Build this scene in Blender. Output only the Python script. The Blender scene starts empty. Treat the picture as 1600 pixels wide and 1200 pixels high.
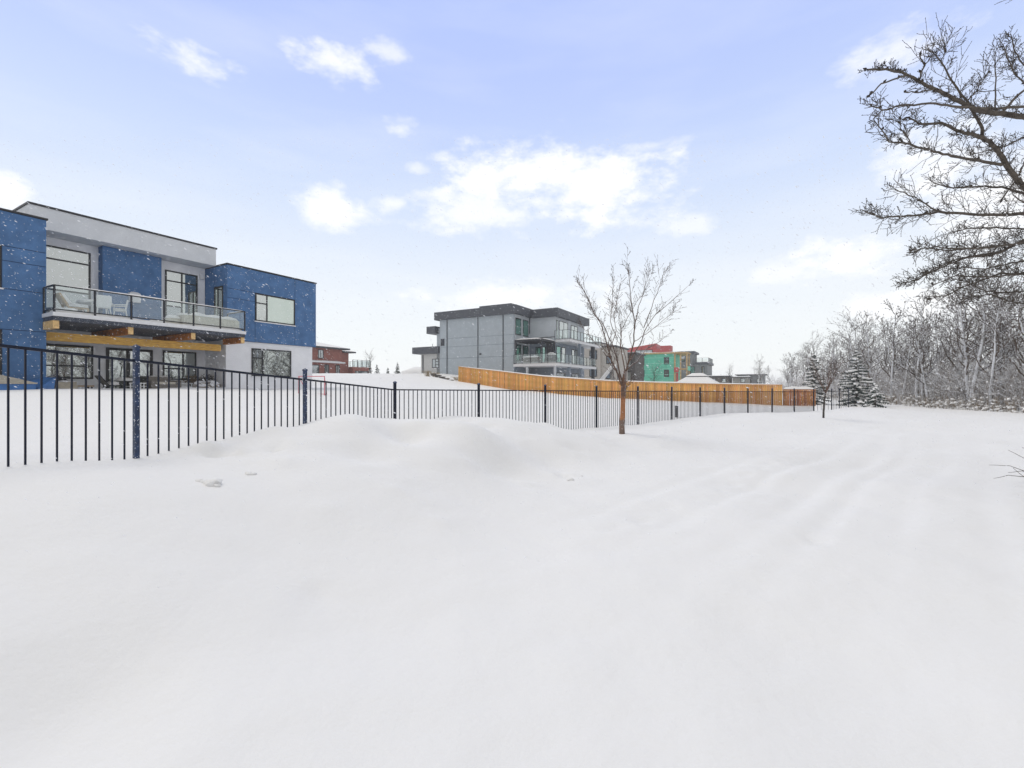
import bpy, math, random
import numpy as np
from mathutils import Vector, Matrix

R = math.radians
SC = bpy.context.scene
COL = SC.collection
F = 711.0            # focal length in photo pixels (1600 wide)
CY = 603.0           # horizon row in the photo
EYE = 1.6

# ------------------------------------------------------------------ camera
cd = bpy.data.cameras.new('camera')
cam = bpy.data.objects.new('camera', cd)
COL.objects.link(cam)
cam.location = (0, 0, EYE)
cam.rotation_euler = (R(90), 0, 0)
cd.sensor_width = 36.0
cd.lens = 36.0 * F / 1600.0
cd.shift_y = 3.0 / 1600.0
cd.clip_start = 0.05
cd.clip_end = 3000
SC.camera = cam

# ------------------------------------------------------------------ world
W = bpy.data.worlds.new('World')
SC.world = W
W.use_nodes = True
OVERCAST = .94
SUN_EL, SUN_AZ = 60.0, -55.0          # azimuth measured from +Y towards +X


def build_world():
    nt = W.node_tree
    nt.nodes.clear()
    N, L = nt.nodes.new, nt.links.new
    out = N('ShaderNodeOutputWorld')
    tc = N('ShaderNodeTexCoord')
    sep = N('ShaderNodeSeparateXYZ')
    L(tc.outputs['Generated'], sep.inputs[0])

    def M(op, a, b=None, c=None, clamp=False):
        n = N('ShaderNodeMath')
        n.operation = op
        n.use_clamp = clamp
        for i, v in enumerate((a, b, c)):
            if v is None:
                continue
            if isinstance(v, (int, float)):
                n.inputs[i].default_value = v
            else:
                L(v, n.inputs[i])
        return n.outputs[0]
    x, y, z = sep.outputs
    el = M('ARCSINE', z)
    az = M('ARCTAN2', x, y)
    # clear part: Nishita sky under a thin bright veil of high cloud
    sky = N('ShaderNodeTexSky')
    sky.sky_type = 'NISHITA'
    sky.sun_disc = False
    sky.sun_elevation = R(SUN_EL)
    sky.sun_rotation = R(SUN_AZ)
    sky.air_density = 1.2
    sky.dust_density = 1.0
    bg1 = N('ShaderNodeBackground')
    L(sky.outputs[0], bg1.inputs[0])
    bg1.inputs[1].default_value = 0.06
    ramp = N('ShaderNodeValToRGB')
    cr = ramp.color_ramp
    cr.interpolation = 'B_SPLINE'
    stops = [(0.0, (1.01, 1.035, 1.10)), (0.22, (.87, .925, 1.04)), (0.40, (.63, .755, 1.03)),
             (0.56, (.49, .60, 1.01)), (0.78, (.46, .58, 1.0)), (1.0, (.46, .58, .98))]
    while len(cr.elements) < len(stops):
        cr.elements.new(0.5)
    for e, (p, c) in zip(cr.elements, stops):
        e.position = p
        e.color = (*c, 1)
    zc = M('MAXIMUM', z, 0.0)
    L(zc, ramp.inputs[0])
    # clouds, laid out by compass direction and elevation
    mp = N('ShaderNodeMapping')
    mp.inputs['Scale'].default_value = (1, 1, 1.9)
    L(tc.outputs['Generated'], mp.inputs[0])
    nz = N('ShaderNodeTexNoise')
    nz.inputs['Scale'].default_value = 7.0
    nz.inputs['Detail'].default_value = 9
    nz.inputs['Roughness'].default_value = 0.6
    L(mp.outputs[0], nz.inputs['Vector'])
    nz2 = N('ShaderNodeTexNoise')
    nz2.inputs['Scale'].default_value = 20.0
    nz2.inputs['Detail'].default_value = 6
    nz2.inputs['Roughness'].default_value = 0.62
    L(mp.outputs[0], nz2.inputs['Vector'])
    n0 = M('ADD', M('MULTIPLY', M('SUBTRACT', nz.outputs[0], 0.5), 4.2),
           M('MULTIPLY', M('SUBTRACT', nz2.outputs[0], 0.5), 2.6))
    total = None
    # (column, row, half width, half height, strength) as seen from the path
    CL = [(825, 280, 100, 38, 1.0), (945, 290, 95, 42, 1.0), (740, 325, 75, 24, .75), (870, 255, 60, 22, 1.0),
          (1010, 229, 45, 9, .45), (1070, 353, 34, 12, .55), (525, 322, 38, 24, .85), (607, 318, 26, 12, .7),
          (530, 290, 15, 8, .4), (625, 204, 20, 12, .7), (647, 263, 20, 8, .55), (1335, 400, 85, 26, 1.0), (1225, 425, 40, 14, .55),
          (1450, 262, 80, 42, .95), (1385, 95, 60, 28, .7), (8, 300, 48, 26, 1.0), (300, 88, 62, 24, .8),
          (525, 97, 48, 20, .85), (605, 80, 26, 14, .6), (790, 468, 130, 20, .8), (1560, 330, 110, 60, .9),
          (1420, 480, 90, 24, .8)]
    for (px, py, rx, ry, st) in CL:
        u = (px - 800) / F
        h = math.hypot(1, u)
        a0 = math.atan(u)
        e0 = math.atan((CY - py) / F / h)
        ra = 1.28 * rx / F / (1 + u * u)
        re = 1.3 * ry / F / h * math.cos(e0) ** 2
        da = M('MULTIPLY', M('SUBTRACT', az, a0), 1 / ra)
        de = M('MULTIPLY', M('SUBTRACT', el, e0), 1 / re)
        d = M('SQRT', M('ADD', M('MULTIPLY', da, da), M('MULTIPLY', de, de)))
        v = M('ADD', M('MULTIPLY', M('SUBTRACT', 1.05, d), 1.25), n0)
        mr = N('ShaderNodeMapRange')
        mr.interpolation_type = 'SMOOTHSTEP'
        mr.inputs[1].default_value = -0.40
        mr.inputs[2].default_value = 1.35
        mr.inputs[4].default_value = st
        L(v, mr.inputs[0])
        total = mr.outputs[0] if total is None else M('MAXIMUM', total, mr.outputs[0])
    # unseen overcast round the rest of the sky, shaped to keep the skylight neutral
    nb = N('ShaderNodeTexNoise')
    nb.inputs['Scale'].default_value = 3.2
    nb.inputs['Detail'].default_value = 8
    L(mp.outputs[0], nb.inputs['Vector'])
    mr = N('ShaderNodeMapRange')
    mr.interpolation_type = 'SMOOTHSTEP'
    mr.inputs[1].default_value = 0.22
    mr.inputs[2].default_value = 0.46
    L(nb.outputs[0], mr.inputs[0])
    side = N('ShaderNodeMapRange')
    side.inputs[1].default_value = R(50)
    side.inputs[2].default_value = R(80)
    L(M('ABSOLUTE', az), side.inputs[0])
    hi = N('ShaderNodeMapRange')
    hi.inputs[1].default_value = R(40)
    hi.inputs[2].default_value = R(58)
    L(el, hi.inputs[0])
    outer = M('MULTIPLY', mr.outputs[0], M('MAXIMUM', side.outputs[0], hi.outputs[0]))
    # faint streaky veil so the clear part is not a flat gradient
    mv = N('ShaderNodeMapping')
    mv.inputs['Scale'].default_value = (1, 1, 5)
    L(tc.outputs['Generated'], mv.inputs[0])
    nv = N('ShaderNodeTexNoise')
    nv.inputs['Scale'].default_value = 3.0
    nv.inputs['Detail'].default_value = 7
    L(mv.outputs[0], nv.inputs['Vector'])
    veil = N('ShaderNodeMapRange')
    veil.inputs[1].default_value = 0.45
    veil.inputs[2].default_value = 0.8
    veil.inputs[4].default_value = 0.18
    L(nv.outputs[0], veil.inputs[0])
    total = M('MAXIMUM', total, veil.outputs[0], clamp=True)
    mixc = N('ShaderNodeMix')
    mixc.data_type = 'RGBA'
    L(total, mixc.inputs['Factor'])
    L(ramp.outputs[0], mixc.inputs['A'])
    mixc.inputs['B'].default_value = (1.11, 1.11, 1.12, 1)
    mixo = N('ShaderNodeMix')           # grey-white overcast overhead and behind
    mixo.data_type = 'RGBA'
    L(outer, mixo.inputs['Factor'])
    L(mixc.outputs['Result'], mixo.inputs['A'])
    bw = N('ShaderNodeRGBToBW')
    L(ramp.outputs[0], bw.inputs[0])
    L(M('MULTIPLY', bw.outputs[0], OVERCAST), mixo.inputs['B'])
    bg2 = N('ShaderNodeBackground')
    L(mixo.outputs['Result'], bg2.inputs[0])
    bg2.inputs[1].default_value = 1.0
    mix = N('ShaderNodeMixShader')
    mix.inputs[0].default_value = 0.95
    L(bg1.outputs[0], mix.inputs[1])
    L(bg2.outputs[0], mix.inputs[2])
    L(mix.outputs[0], out.inputs[0])


build_world()
sd = bpy.data.lights.new('sun', 'SUN')
sun = bpy.data.objects.new('sun', sd)
COL.objects.link(sun)
sd.energy = 1.2
sd.angle = R(24)
sd.color = (1.0, .95, .86)
_d = Vector((math.sin(R(SUN_AZ)) * math.cos(R(SUN_EL)), math.cos(R(SUN_AZ)) * math.cos(R(SUN_EL)), math.sin(R(SUN_EL))))
sun.rotation_euler = (-_d).to_track_quat('-Z', 'Y').to_euler()
sun.location = _d * 50
SC.view_settings.view_transform = 'Standard'
SC.view_settings.look = 'None'
SC.view_settings.exposure = 0.06
SC.view_settings.gamma = 1.0
SC.view_settings.use_curve_mapping = False
SC.render.engine = 'CYCLES'
SC.cycles.max_bounces = 8
SC.cycles.transparent_max_bounces = 24
SC.cycles.volume_bounces = 1

HAZE = 0.0008


# ------------------------------------------------------------------ helpers
def tag(o, label=None, cat=None, group=None, kind=None):
    if label:
        o['label'] = label
    if cat:
        o['category'] = cat
    if group:
        o['group'] = group
    if kind:
        o['kind'] = kind
    return o


def thing(name, label, cat, loc=(0, 0, 0), group=None):
    o = bpy.data.objects.new(name, None)
    o.empty_display_size = 0.2
    COL.objects.link(o)
    o.location = loc
    return tag(o, label, cat, group)


def origin(o):
    v = Vector((0, 0, 0))
    while o is not None:
        v = v + Vector(o.location)
        o = o.parent
    return v


def link_obj(name, me, parent=None, loc=None):
    o = bpy.data.objects.new(name, me)
    COL.objects.link(o)
    if parent is not None:
        o.parent = parent
    if loc is not None:
        o.location = loc
    return o


def copy_tree(o, parent=None):
    c = o.copy()
    COL.objects.link(c)
    c.parent = parent
    for ch in list(o.children):
        copy_tree(ch, c)
    return c


class Fr:
    """a house's own axes: a runs along its garden front, b into the house"""
    A = (.4967, .868)
    B = (-.868, .4967)

    def __init__(s, x, y):
        s.o = (x, y)

    def P(s, a, b, z=0.0):
        return (s.o[0] + a * s.A[0] + b * s.B[0], s.o[1] + a * s.A[1] + b * s.B[1], z)


class MB:
    def __init__(s):
        s.v, s.f = [], []

    def quad(s, *p):
        i = len(s.v)
        s.v.extend(p)
        s.f.append(tuple(range(i, i + len(p))))

    def hexa(s, p):
        i = len(s.v)
        s.v.extend(p)
        for q in ((0, 3, 2, 1), (4, 5, 6, 7), (0, 1, 5, 4), (1, 2, 6, 5), (2, 3, 7, 6), (3, 0, 4, 7)):
            s.f.append(tuple(i + k for k in q))

    def box(s, x0, x1, y0, y1, z0, z1):
        s.hexa([(x0, y0, z0), (x1, y0, z0), (x1, y1, z0), (x0, y1, z0),
                (x0, y0, z1), (x1, y0, z1), (x1, y1, z1), (x0, y1, z1)])
        return s

    def fbox(s, fr, a0, a1, b0, b1, z0, z1):
        # a,b form a right handed pair (B is A turned left)
        s.hexa([fr.P(a0, b0, z0), fr.P(a1, b0, z0), fr.P(a1, b1, z0), fr.P(a0, b1, z0),
                fr.P(a0, b0, z1), fr.P(a1, b0, z1), fr.P(a1, b1, z1), fr.P(a0, b1, z1)])
        return s

    def tube(s, pts, rad, n=5, cap=True):
        i0 = len(s.v)
        P = [Vector(p) for p in pts]
        m = len(P)
        if isinstance(rad, (int, float)):
            rad = [rad] * m
        ref = Vector((0.31, 0.17, 0.93))
        for k in range(m):
            d = (P[min(k + 1, m - 1)] - P[max(k - 1, 0)])
            if d.length < 1e-9:
                d = Vector((0, 0, 1))
            d.normalize()
            r0 = ref if abs(d.dot(ref)) < .95 else Vector((1, 0, 0))
            e1 = d.cross(r0).normalized()
            e2 = d.cross(e1)
            for j in range(n):
                t = 2 * math.pi * j / n
                q = P[k] + (e1 * math.cos(t) + e2 * math.sin(t)) * rad[k]
                s.v.append((q.x, q.y, q.z))
        for k in range(m - 1):
            for j in range(n):
                a = i0 + k * n + j
                b = i0 + k * n + (j + 1) % n
                s.f.append((a, b, b + n, a + n))
        if cap:
            s.f.append(tuple(i0 + (m - 1) * n + j for j in range(n)))
            s.f.append(tuple(i0 + j for j in reversed(range(n))))
        return s

    def blob(s, c, r, rng, nu=7, nv=5, jag=.18, flat=None):
        """lumpy ellipsoid"""
        i0 = len(s.v)
        rx, ry, rz = r
        top = len(s.v)
        s.v.append((c[0], c[1], c[2] + rz))
        for k in range(1, nv):
            th = math.pi * k / nv
            for j in range(nu):
                ph = 2 * math.pi * (j + .5 * (k % 2)) / nu
                q = 1 + rng.uniform(-jag, jag)
                zz = c[2] + rz * math.cos(th) * q
                if flat is not None:
                    zz = max(zz, flat)
                s.v.append((c[0] + rx * math.sin(th) * math.cos(ph) * q, c[1] + ry * math.sin(th) * math.sin(ph) * q, zz))
        bot = len(s.v)
        s.v.append((c[0], c[1], max(c[2] - rz, flat if flat is not None else -1e9)))
        for j in range(nu):
            s.f.append((top, i0 + 1 + j, i0 + 1 + (j + 1) % nu))
            b = i0 + 1 + (nv - 2) * nu
            s.f.append((bot, b + (j + 1) % nu, b + j))
        for k in range(nv - 2):
            for j in range(nu):
                a = i0 + 1 + k * nu + j
                b = i0 + 1 + k * nu + (j + 1) % nu
                s.f.append((a, a + nu, b + nu, b))
        return s

    def octa(s, c, d, L, r):
        """small bud: stretched octahedron"""
        c = Vector(c)
        d = Vector(d).normalized()
        e1 = d.orthogonal().normalized()
        e2 = d.cross(e1)
        i = len(s.v)
        for q in (c - d * L * .2, c + e1 * r + d * L * .3, c + e2 * r + d * L * .3, c - e1 * r + d * L * .3, c - e2 * r + d * L * .3, c + d * L):
            s.v.append((q.x, q.y, q.z))
        for j in range(4):
            s.f.append((i, i + 1 + (j + 1) % 4, i + 1 + j))
            s.f.append((i + 5, i + 1 + j, i + 1 + (j + 1) % 4))

    def pad(s, fn, thick, nx, ny, rng, edge=.18, rough=.25):
        """snow lying on a patch: fn(u,v) -> base point; rounded rim, uneven top"""
        i0 = len(s.v)
        ph = [rng.uniform(0, 6.28) for _ in range(6)]

        def hgt(u, v):
            e = min(u, 1 - u, v, 1 - v)
            g = min(1.0, e / edge) if edge > 0 else 1.0
            g = math.sqrt(max(0, 1 - (1 - g) ** 2))
            w = 1 + rough * (math.sin(u * 9 + ph[0]) * math.sin(v * 7 + ph[1]) + .6 * math.sin(u * 21 + v * 5 + ph[2]) * math.sin(v * 13 + ph[3]))
            return thick * g * max(.25, w)
        for j in range(ny + 1):
            for i in range(nx + 1):
                u, v = i / nx, j / ny
                p = fn(u, v)
                s.v.append((p[0], p[1], p[2] + hgt(u, v) + .002))
        for j in range(ny):
            for i in range(nx):
                a = i0 + j * (nx + 1) + i
                s.f.append((a, a + 1, a + nx + 2, a + nx + 1))
        return s

    def build(s, name, mat, parent=None, smooth=False, kind=None):
        me = bpy.data.meshes.new(name)
        o = origin(parent) if parent is not None else Vector((0, 0, 0))
        if len(s.v):
            v = np.array(s.v, dtype=np.float64) - np.array(o)
            me.from_pydata(v.tolist(), [], s.f)
        if smooth:
            me.polygons.foreach_set('use_smooth', [True] * len(me.polygons))
        me.materials.append(mat)
        ob = link_obj(name, me, parent)
        if kind:
            ob['kind'] = kind
        return ob


# ------------------------------------------------------------------ materials
MATS = {}


def new_mat(name):
    m = bpy.data.materials.new(name)
    m.use_nodes = True
    nt = m.node_tree
    return m, nt, nt.nodes['Principled BSDF']


def mat(name, base, rough=.6, var=.15, scale=8.0, bump=0.0, bscale=60.0, metal=0.0, spec=.5,
        stretch=(1, 1, 1), base2=None, objrand=0.0, snow=0.0, snow_dir=(0, 0, 1), snow_at=.55, flecks=0.0, coat=0.0):
    m, nt, bs = new_mat(name)
    N, L = nt.nodes.new, nt.links.new
    tc = N('ShaderNodeTexCoord')
    mp = N('ShaderNodeMapping')
    mp.inputs['Scale'].default_value = stretch
    L(tc.outputs['Object'], mp.inputs[0])
    nz = N('ShaderNodeTexNoise')
    nz.inputs['Scale'].default_value = scale
    nz.inputs['Detail'].default_value = 6
    nz.inputs['Roughness'].default_value = .6
    L(mp.outputs[0], nz.inputs['Vector'])
    mx = N('ShaderNodeMix')
    mx.data_type = 'RGBA'
    lo = tuple(c * (1 - var) for c in base)
    hi = tuple(min(1, c * (1 + var)) for c in (base2 or base))
    mx.inputs['A'].default_value = (*lo, 1)
    mx.inputs['B'].default_value = (*hi, 1)
    mr = N('ShaderNodeMapRange')
    mr.inputs[1].default_value = .32
    mr.inputs[2].default_value = .68
    L(nz.outputs[0], mr.inputs[0])
    L(mr.outputs[0], mx.inputs['Factor'])
    colr = mx.outputs['Result']
    if objrand:
        oi = N('ShaderNodeObjectInfo')
        hs = N('ShaderNodeHueSaturation')
        m1 = N('ShaderNodeMapRange')
        m1.inputs[3].default_value = 1 - objrand
        m1.inputs[4].default_value = 1 + objrand
        L(oi.outputs['Random'], m1.inputs[0])
        L(m1.outputs[0], hs.inputs['Value'])
        m2 = N('ShaderNodeMapRange')
        m2.inputs[3].default_value = .488
        m2.inputs[4].default_value = .508
        mm = N('ShaderNodeMath')
        mm.operation = 'FRACT'
        m3 = N('ShaderNodeMath')
        m3.operation = 'MULTIPLY'
        m3.inputs[1].default_value = 7.31
        L(oi.outputs['Random'], m3.inputs[0])
        L(m3.outputs[0], mm.inputs[0])
        L(mm.outputs[0], m2.inputs[0])
        L(m2.outputs[0], hs.inputs['Hue'])
        L(colr, hs.inputs['Color'])
        colr = hs.outputs[0]
    if flecks:
        fz = N('ShaderNodeTexNoise')
        fz.inputs['Scale'].default_value = 55
        fz.inputs['Detail'].default_value = 3
        L(tc.outputs['Object'], fz.inputs['Vector'])
        fm = N('ShaderNodeMapRange')
        fm.inputs[1].default_value = .66 - flecks
        fm.inputs[2].default_value = .70 - flecks
        L(fz.outputs[0], fm.inputs[0])
        fx = N('ShaderNodeMix')
        fx.data_type = 'RGBA'
        L(fm.outputs[0], fx.inputs['Factor'])
        L(colr, fx.inputs['A'])
        fx.inputs['B'].default_value = (.72, .76, .82, 1)
        colr = fx.outputs['Result']
    if snow:
        ge = N('ShaderNodeNewGeometry')
        dp = N('ShaderNodeVectorMath')
        dp.operation = 'DOT_PRODUCT'
        L(ge.outputs['Normal'], dp.inputs[0])
        dp.inputs[1].default_value = Vector(snow_dir).normalized()
        ad = N('ShaderNodeMath')
        ad.operation = 'MULTIPLY_ADD'
        sn = N('ShaderNodeTexNoise')
        sn.inputs['Scale'].default_value = 14
        sn.inputs['Detail'].default_value = 4
        L(tc.outputs['Object'], sn.inputs['Vector'])
        L(sn.outputs[0], ad.inputs[0])
        ad.inputs[1].default_value = 1.3
        L(dp.outputs['Value'], ad.inputs[2])
        sm = N('ShaderNodeMapRange')
        sm.inputs[1].default_value = snow_at + .65
        sm.inputs[2].default_value = snow_at + .78
        sm.inputs[4].default_value = snow
        L(ad.outputs[0], sm.inputs[0])
        sx = N('ShaderNodeMix')
        sx.data_type = 'RGBA'
        L(sm.outputs[0], sx.inputs['Factor'])
        L(colr, sx.inputs['A'])
        sx.inputs['B'].default_value = (.82, .84, .88, 1)
        colr = sx.outputs['Result']
    L(colr, bs.inputs['Base Color'])
    bs.inputs['Roughness'].default_value = rough
    bs.inputs['Metallic'].default_value = metal
    bs.inputs['Specular IOR Level'].default_value = spec
    if coat:
        bs.inputs['Coat Weight'].default_value = coat
    if bump:
        bz = N('ShaderNodeTexNoise')
        bz.inputs['Scale'].default_value = bscale
        bz.inputs['Detail'].default_value = 5
        L(mp.outputs[0], bz.inputs['Vector'])
        bp = N('ShaderNodeBump')
        bp.inputs['Strength'].default_value = bump
        bp.inputs['Distance'].default_value = .02
        L(bz.outputs[0], bp.inputs['Height'])
        L(bp.outputs[0], bs.inputs['Normal'])
    MATS[name] = m
    return m


def glass_mat(name, tint, refl=.5, dark=(.05, .06, .06), light=None):
    """window pane: coated glass, the room behind it, dim to bright, is painted into the base colour"""
    m, nt, bs = new_mat(name)
    N, L = nt.nodes.new, nt.links.new
    out = nt.nodes['Material Output']
    nt.nodes.remove(bs)
    tc = N('ShaderNodeTexCoord')
    nz = N('ShaderNodeTexNoise')
    nz.inputs['Scale'].default_value = 1.3
    nz.inputs['Detail'].default_value = 3
    L(tc.outputs['Object'], nz.inputs['Vector'])
    mx = N('ShaderNodeMix')
    mx.data_type = 'RGBA'
    L(nz.outputs[0], mx.inputs['Factor'])
    mx.inputs['A'].default_value = (*dark, 1)
    mx.inputs['B'].default_value = (*(light or dark), 1)
    df = N('ShaderNodeBsdfDiffuse')
    L(mx.outputs['Result'], df.inputs[0])
    gl = N('ShaderNodeBsdfGlossy')
    gl.inputs[0].default_value = (*tint, 1)
    gl.inputs['Roughness'].default_value = .015
    bz = N('ShaderNodeTexNoise')
    bz.inputs['Scale'].default_value = .9
    L(tc.outputs['Object'], bz.inputs['Vector'])
    bp = N('ShaderNodeBump')
    bp.inputs['Strength'].default_value = .05
    bp.inputs['Distance'].default_value = .05
    L(bz.outputs[0], bp.inputs['Height'])
    L(bp.outputs[0], gl.inputs['Normal'])
    ms = N('ShaderNodeMixShader')
    ms.inputs[0].default_value = refl
    L(df.outputs[0], ms.inputs[1])
    L(gl.outputs[0], ms.inputs[2])
    L(ms.outputs[0], out.inputs[0])
    return m


def clear_glass(name, tint=(.94, .965, .965), refl=.09):
    m, nt, bs = new_mat(name)
    N, L = nt.nodes.new, nt.links.new
    out = nt.nodes['Material Output']
    nt.nodes.remove(bs)
    tr = N('ShaderNodeBsdfTransparent')
    tr.inputs[0].default_value = (*tint, 1)
    gl = N('ShaderNodeBsdfGlossy')
    gl.inputs[0].default_value = (.9, .95, .95, 1)
    gl.inputs['Roughness'].default_value = .03
    ms = N('ShaderNodeMixShader')
    ms.inputs[0].default_value = refl
    L(tr.outputs[0], ms.inputs[1])
    L(gl.outputs[0], ms.inputs[2])
    L(ms.outputs[0], out.inputs[0])
    return m


def snow_mat():
    m, nt, bs = new_mat('snow')
    N, L = nt.nodes.new, nt.links.new
    tc = N('ShaderNodeTexCoord')
    n1 = N('ShaderNodeTexNoise')
    n1.inputs['Scale'].default_value = .35
    n1.inputs['Detail'].default_value = 5
    L(tc.outputs['Object'], n1.inputs['Vector'])
    mx = N('ShaderNodeMix')
    mx.data_type = 'RGBA'
    mx.inputs['A'].default_value = (.83, .825, .815, 1)
    mx.inputs['B'].default_value = (.875, .87, .862, 1)
    L(n1.outputs[0], mx.inputs['Factor'])
    L(mx.outputs['Result'], bs.inputs['Base Color'])
    bs.inputs['Roughness'].default_value = .75
    bs.inputs['Specular IOR Level'].default_value = .25
    h = None
    for sc, w in ((1.1, .05), (4.5, .02), (14.0, .008), (60.0, .003), (240.0, .0012)):
        nz = N('ShaderNodeTexNoise')
        nz.inputs['Scale'].default_value = sc
        nz.inputs['Detail'].default_value = 3
        L(tc.outputs['Object'], nz.inputs['Vector'])
        mm = N('ShaderNodeMath')
        mm.operation = 'MULTIPLY'
        mm.inputs[1].default_value = w
        L(nz.outputs[0], mm.inputs[0])
        if h is None:
            h = mm.outputs[0]
        else:
            ad = N('ShaderNodeMath')
            L(h, ad.inputs[0])
            L(mm.outputs[0], ad.inputs[1])
            h = ad.outputs[0]
    bp = N('ShaderNodeBump')
    bp.inputs['Strength'].default_value = .55
    bp.inputs['Distance'].default_value = 1.0
    L(h, bp.inputs['Height'])
    L(bp.outputs[0], bs.inputs['Normal'])
    return m


SNOW = snow_mat()
BLUE = mat('blue_panel', (.068, .155, .325), rough=.7, spec=.3, var=.12, scale=2.6, bump=.3, bscale=90, base2=(.082, .18, .365))
BLUE_BACK = mat('blue_backing', (.02, .05, .13), rough=.7)
STUCCO = mat('white_stucco', (.84, .85, .88), rough=.8, var=.05, scale=2.0, bump=.3, bscale=120)
STUCCO_G = mat('light_grey_stucco', (.64, .665, .70), rough=.8, var=.05, scale=2.0, bump=.3, bscale=120)
BLACKF = mat('black_window_frame', (.012, .013, .016), rough=.4, var=.2)
FENCE_M = mat('fence_metal', (.007, .011, .026), spec=.25, rough=.5, var=.3, scale=20, flecks=.0)
POST_M = mat('fence_post_metal', (.012, .030, .085), rough=.4, var=.45, scale=14, flecks=.03)
CAPM = mat('dark_cap', (.018, .018, .022), rough=.5)
SOFFIT = mat('dark_soffit', (.045, .055, .08), rough=.7, var=.35, scale=9, flecks=.03)
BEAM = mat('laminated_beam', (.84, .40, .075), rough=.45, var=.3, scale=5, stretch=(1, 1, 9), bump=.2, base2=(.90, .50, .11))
BEAM_END_LIT = mat('beam_end_and_lit_side', (.70, .47, .21), rough=.7, var=.25, scale=14, bump=.2)
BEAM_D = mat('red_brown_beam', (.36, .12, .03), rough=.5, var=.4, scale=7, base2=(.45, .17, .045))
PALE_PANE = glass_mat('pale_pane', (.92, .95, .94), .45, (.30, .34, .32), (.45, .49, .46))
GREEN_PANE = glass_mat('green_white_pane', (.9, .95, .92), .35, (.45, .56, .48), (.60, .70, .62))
DARK_PANE = glass_mat('dark_pane', (.82, .88, .86), .55, (.02, .03, .03), (.09, .11, .10))
TEAL_PANE = glass_mat('teal_pane', (.5, .78, .70), .42, (.03, .10, .085), (.07, .17, .14))
GREY_PANE = glass_mat('grey_pane', (.7, .75, .78), .45, (.07, .085, .09), (.16, .18, .19))
RAIL_GLASS = clear_glass('railing_glass')
WOOD = mat('cedar_board', (.60, .29, .075), rough=.75, spec=.2, var=.26, scale=4, stretch=(6, 6, 1), bump=.3, bscale=25, base2=(.68, .36, .11), objrand=.24)
WOOD2 = mat('old_cedar_board', (.36, .14, .045), rough=.75, spec=.2, var=.42, scale=5, stretch=(6, 6, 1), bump=.3, bscale=25, base2=(.50, .22, .08), objrand=.3)
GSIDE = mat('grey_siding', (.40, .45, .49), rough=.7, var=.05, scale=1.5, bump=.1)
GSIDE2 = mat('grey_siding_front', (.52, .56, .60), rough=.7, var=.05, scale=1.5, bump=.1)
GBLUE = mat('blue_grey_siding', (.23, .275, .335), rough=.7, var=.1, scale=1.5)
CHAR = mat('charcoal_fascia', (.075, .083, .10), rough=.6, var=.12, scale=3)
DARKT = mat('dark_trim', (.04, .045, .055), rough=.6)
STONEW = mat('pale_stone_cladding', (.55, .55, .54), rough=.8, var=.2, scale=9, stretch=(1, 1, 2.5), bump=.4, bscale=14)
RAILM = mat('dark_rail_metal', (.02, .022, .028), rough=.4)
PEAR = mat('white_trim', (.74, .75, .77), rough=.6, var=.05)


# ------------------------------------------------------------------ the black fence line on the ground
U = [(p - 800) / F for p in (215, 477, 617, 748, 852, 932, 996.8, 1049.6, 1094, 1132, 1168.7, 1206.5, 1241, 1271.7, 1299.5, 1312, 1326)]
PANEL = 2.44


def fence_posts():
    y0 = 5.2
    y2 = y0 * (U[1] - U[0]) / (U[2] - U[1])
    P0 = Vector((U[0] * y0, y0))
    P2 = Vector((U[2] * y2, y2))
    st = (P2 - P0) / 2
    st = st.normalized() * PANEL
    pts = [P2 - st * 4, P2 - st * 3, P2 - st * 2, P2 - st, P2]
    for u in U[3:]:
        c = pts[-1]
        A2, B2, C2 = 1 + u * u, -2 * (u * c.x + c.y), c.x ** 2 + c.y ** 2 - PANEL ** 2
        yy = (-B2 + math.sqrt(max(0, B2 * B2 - 4 * A2 * C2))) / (2 * A2)
        pts.append(Vector((u * yy, yy)))
    return pts


FP = fence_posts()            # index 2 is the post at column 215


def on_fence(px):
    """where the sight line of a photo column meets the fence line"""
    u = (px - 800) / F
    for k in range(len(FP) - 1):
        a, b = FP[k], FP[k + 1]
        d = b - a
        den = d.x - u * d.y
        if abs(den) < 1e-9:
            continue
        t = (u * a.y - a.x) / den
        if -1e-6 <= t <= 1 + 1e-6 and (a.y + t * d.y) > 0.5:
            return k + t, a + d * t
    return None


BASE_PX = [(22, 721), (72, 722), (119, 713), (160, 715), (197, 712), (215, 711), (247, 702), (278, 700), (293, 691),
           (320, 688.5), (358, 687), (380, 680), (402, 675), (432, 671), (459, 668), (477, 663), (502, 656), (517, 653),
           (531, 651), (545, 654), (590, 655), (617, 654), (640, 662), (653, 661), (680, 652), (700, 648), (720, 647),
           (748, 652), (775, 654), (800, 659), (820, 665), (840, 671), (852, 671), (890, 668), (932, 667), (997, 661),
           (1049, 656), (1094, 650), (1132, 645.5), (1169, 644), (1206, 644), (1241, 643), (1272, 641.5), (1299, 640), (1326, 637)]
base_tz = []
for px, py in BASE_PX:
    r = on_fence(px)
    if r:
        t, p = r
        base_tz.append((t, EYE - (py - CY) / F * p.y))
base_tz = [(0.0, .62), (0.8, .7)] + base_tz + [(len(FP) - 1.0, base_tz[-1][1])]
_bt = np.array([q[0] for q in base_tz])
_bz = np.array([q[1] for q in base_tz])


def fence_at(t):
    k = min(int(t), len(FP) - 2)
    return FP[k] + (FP[k + 1] - FP[k]) * (t - k)


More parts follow.
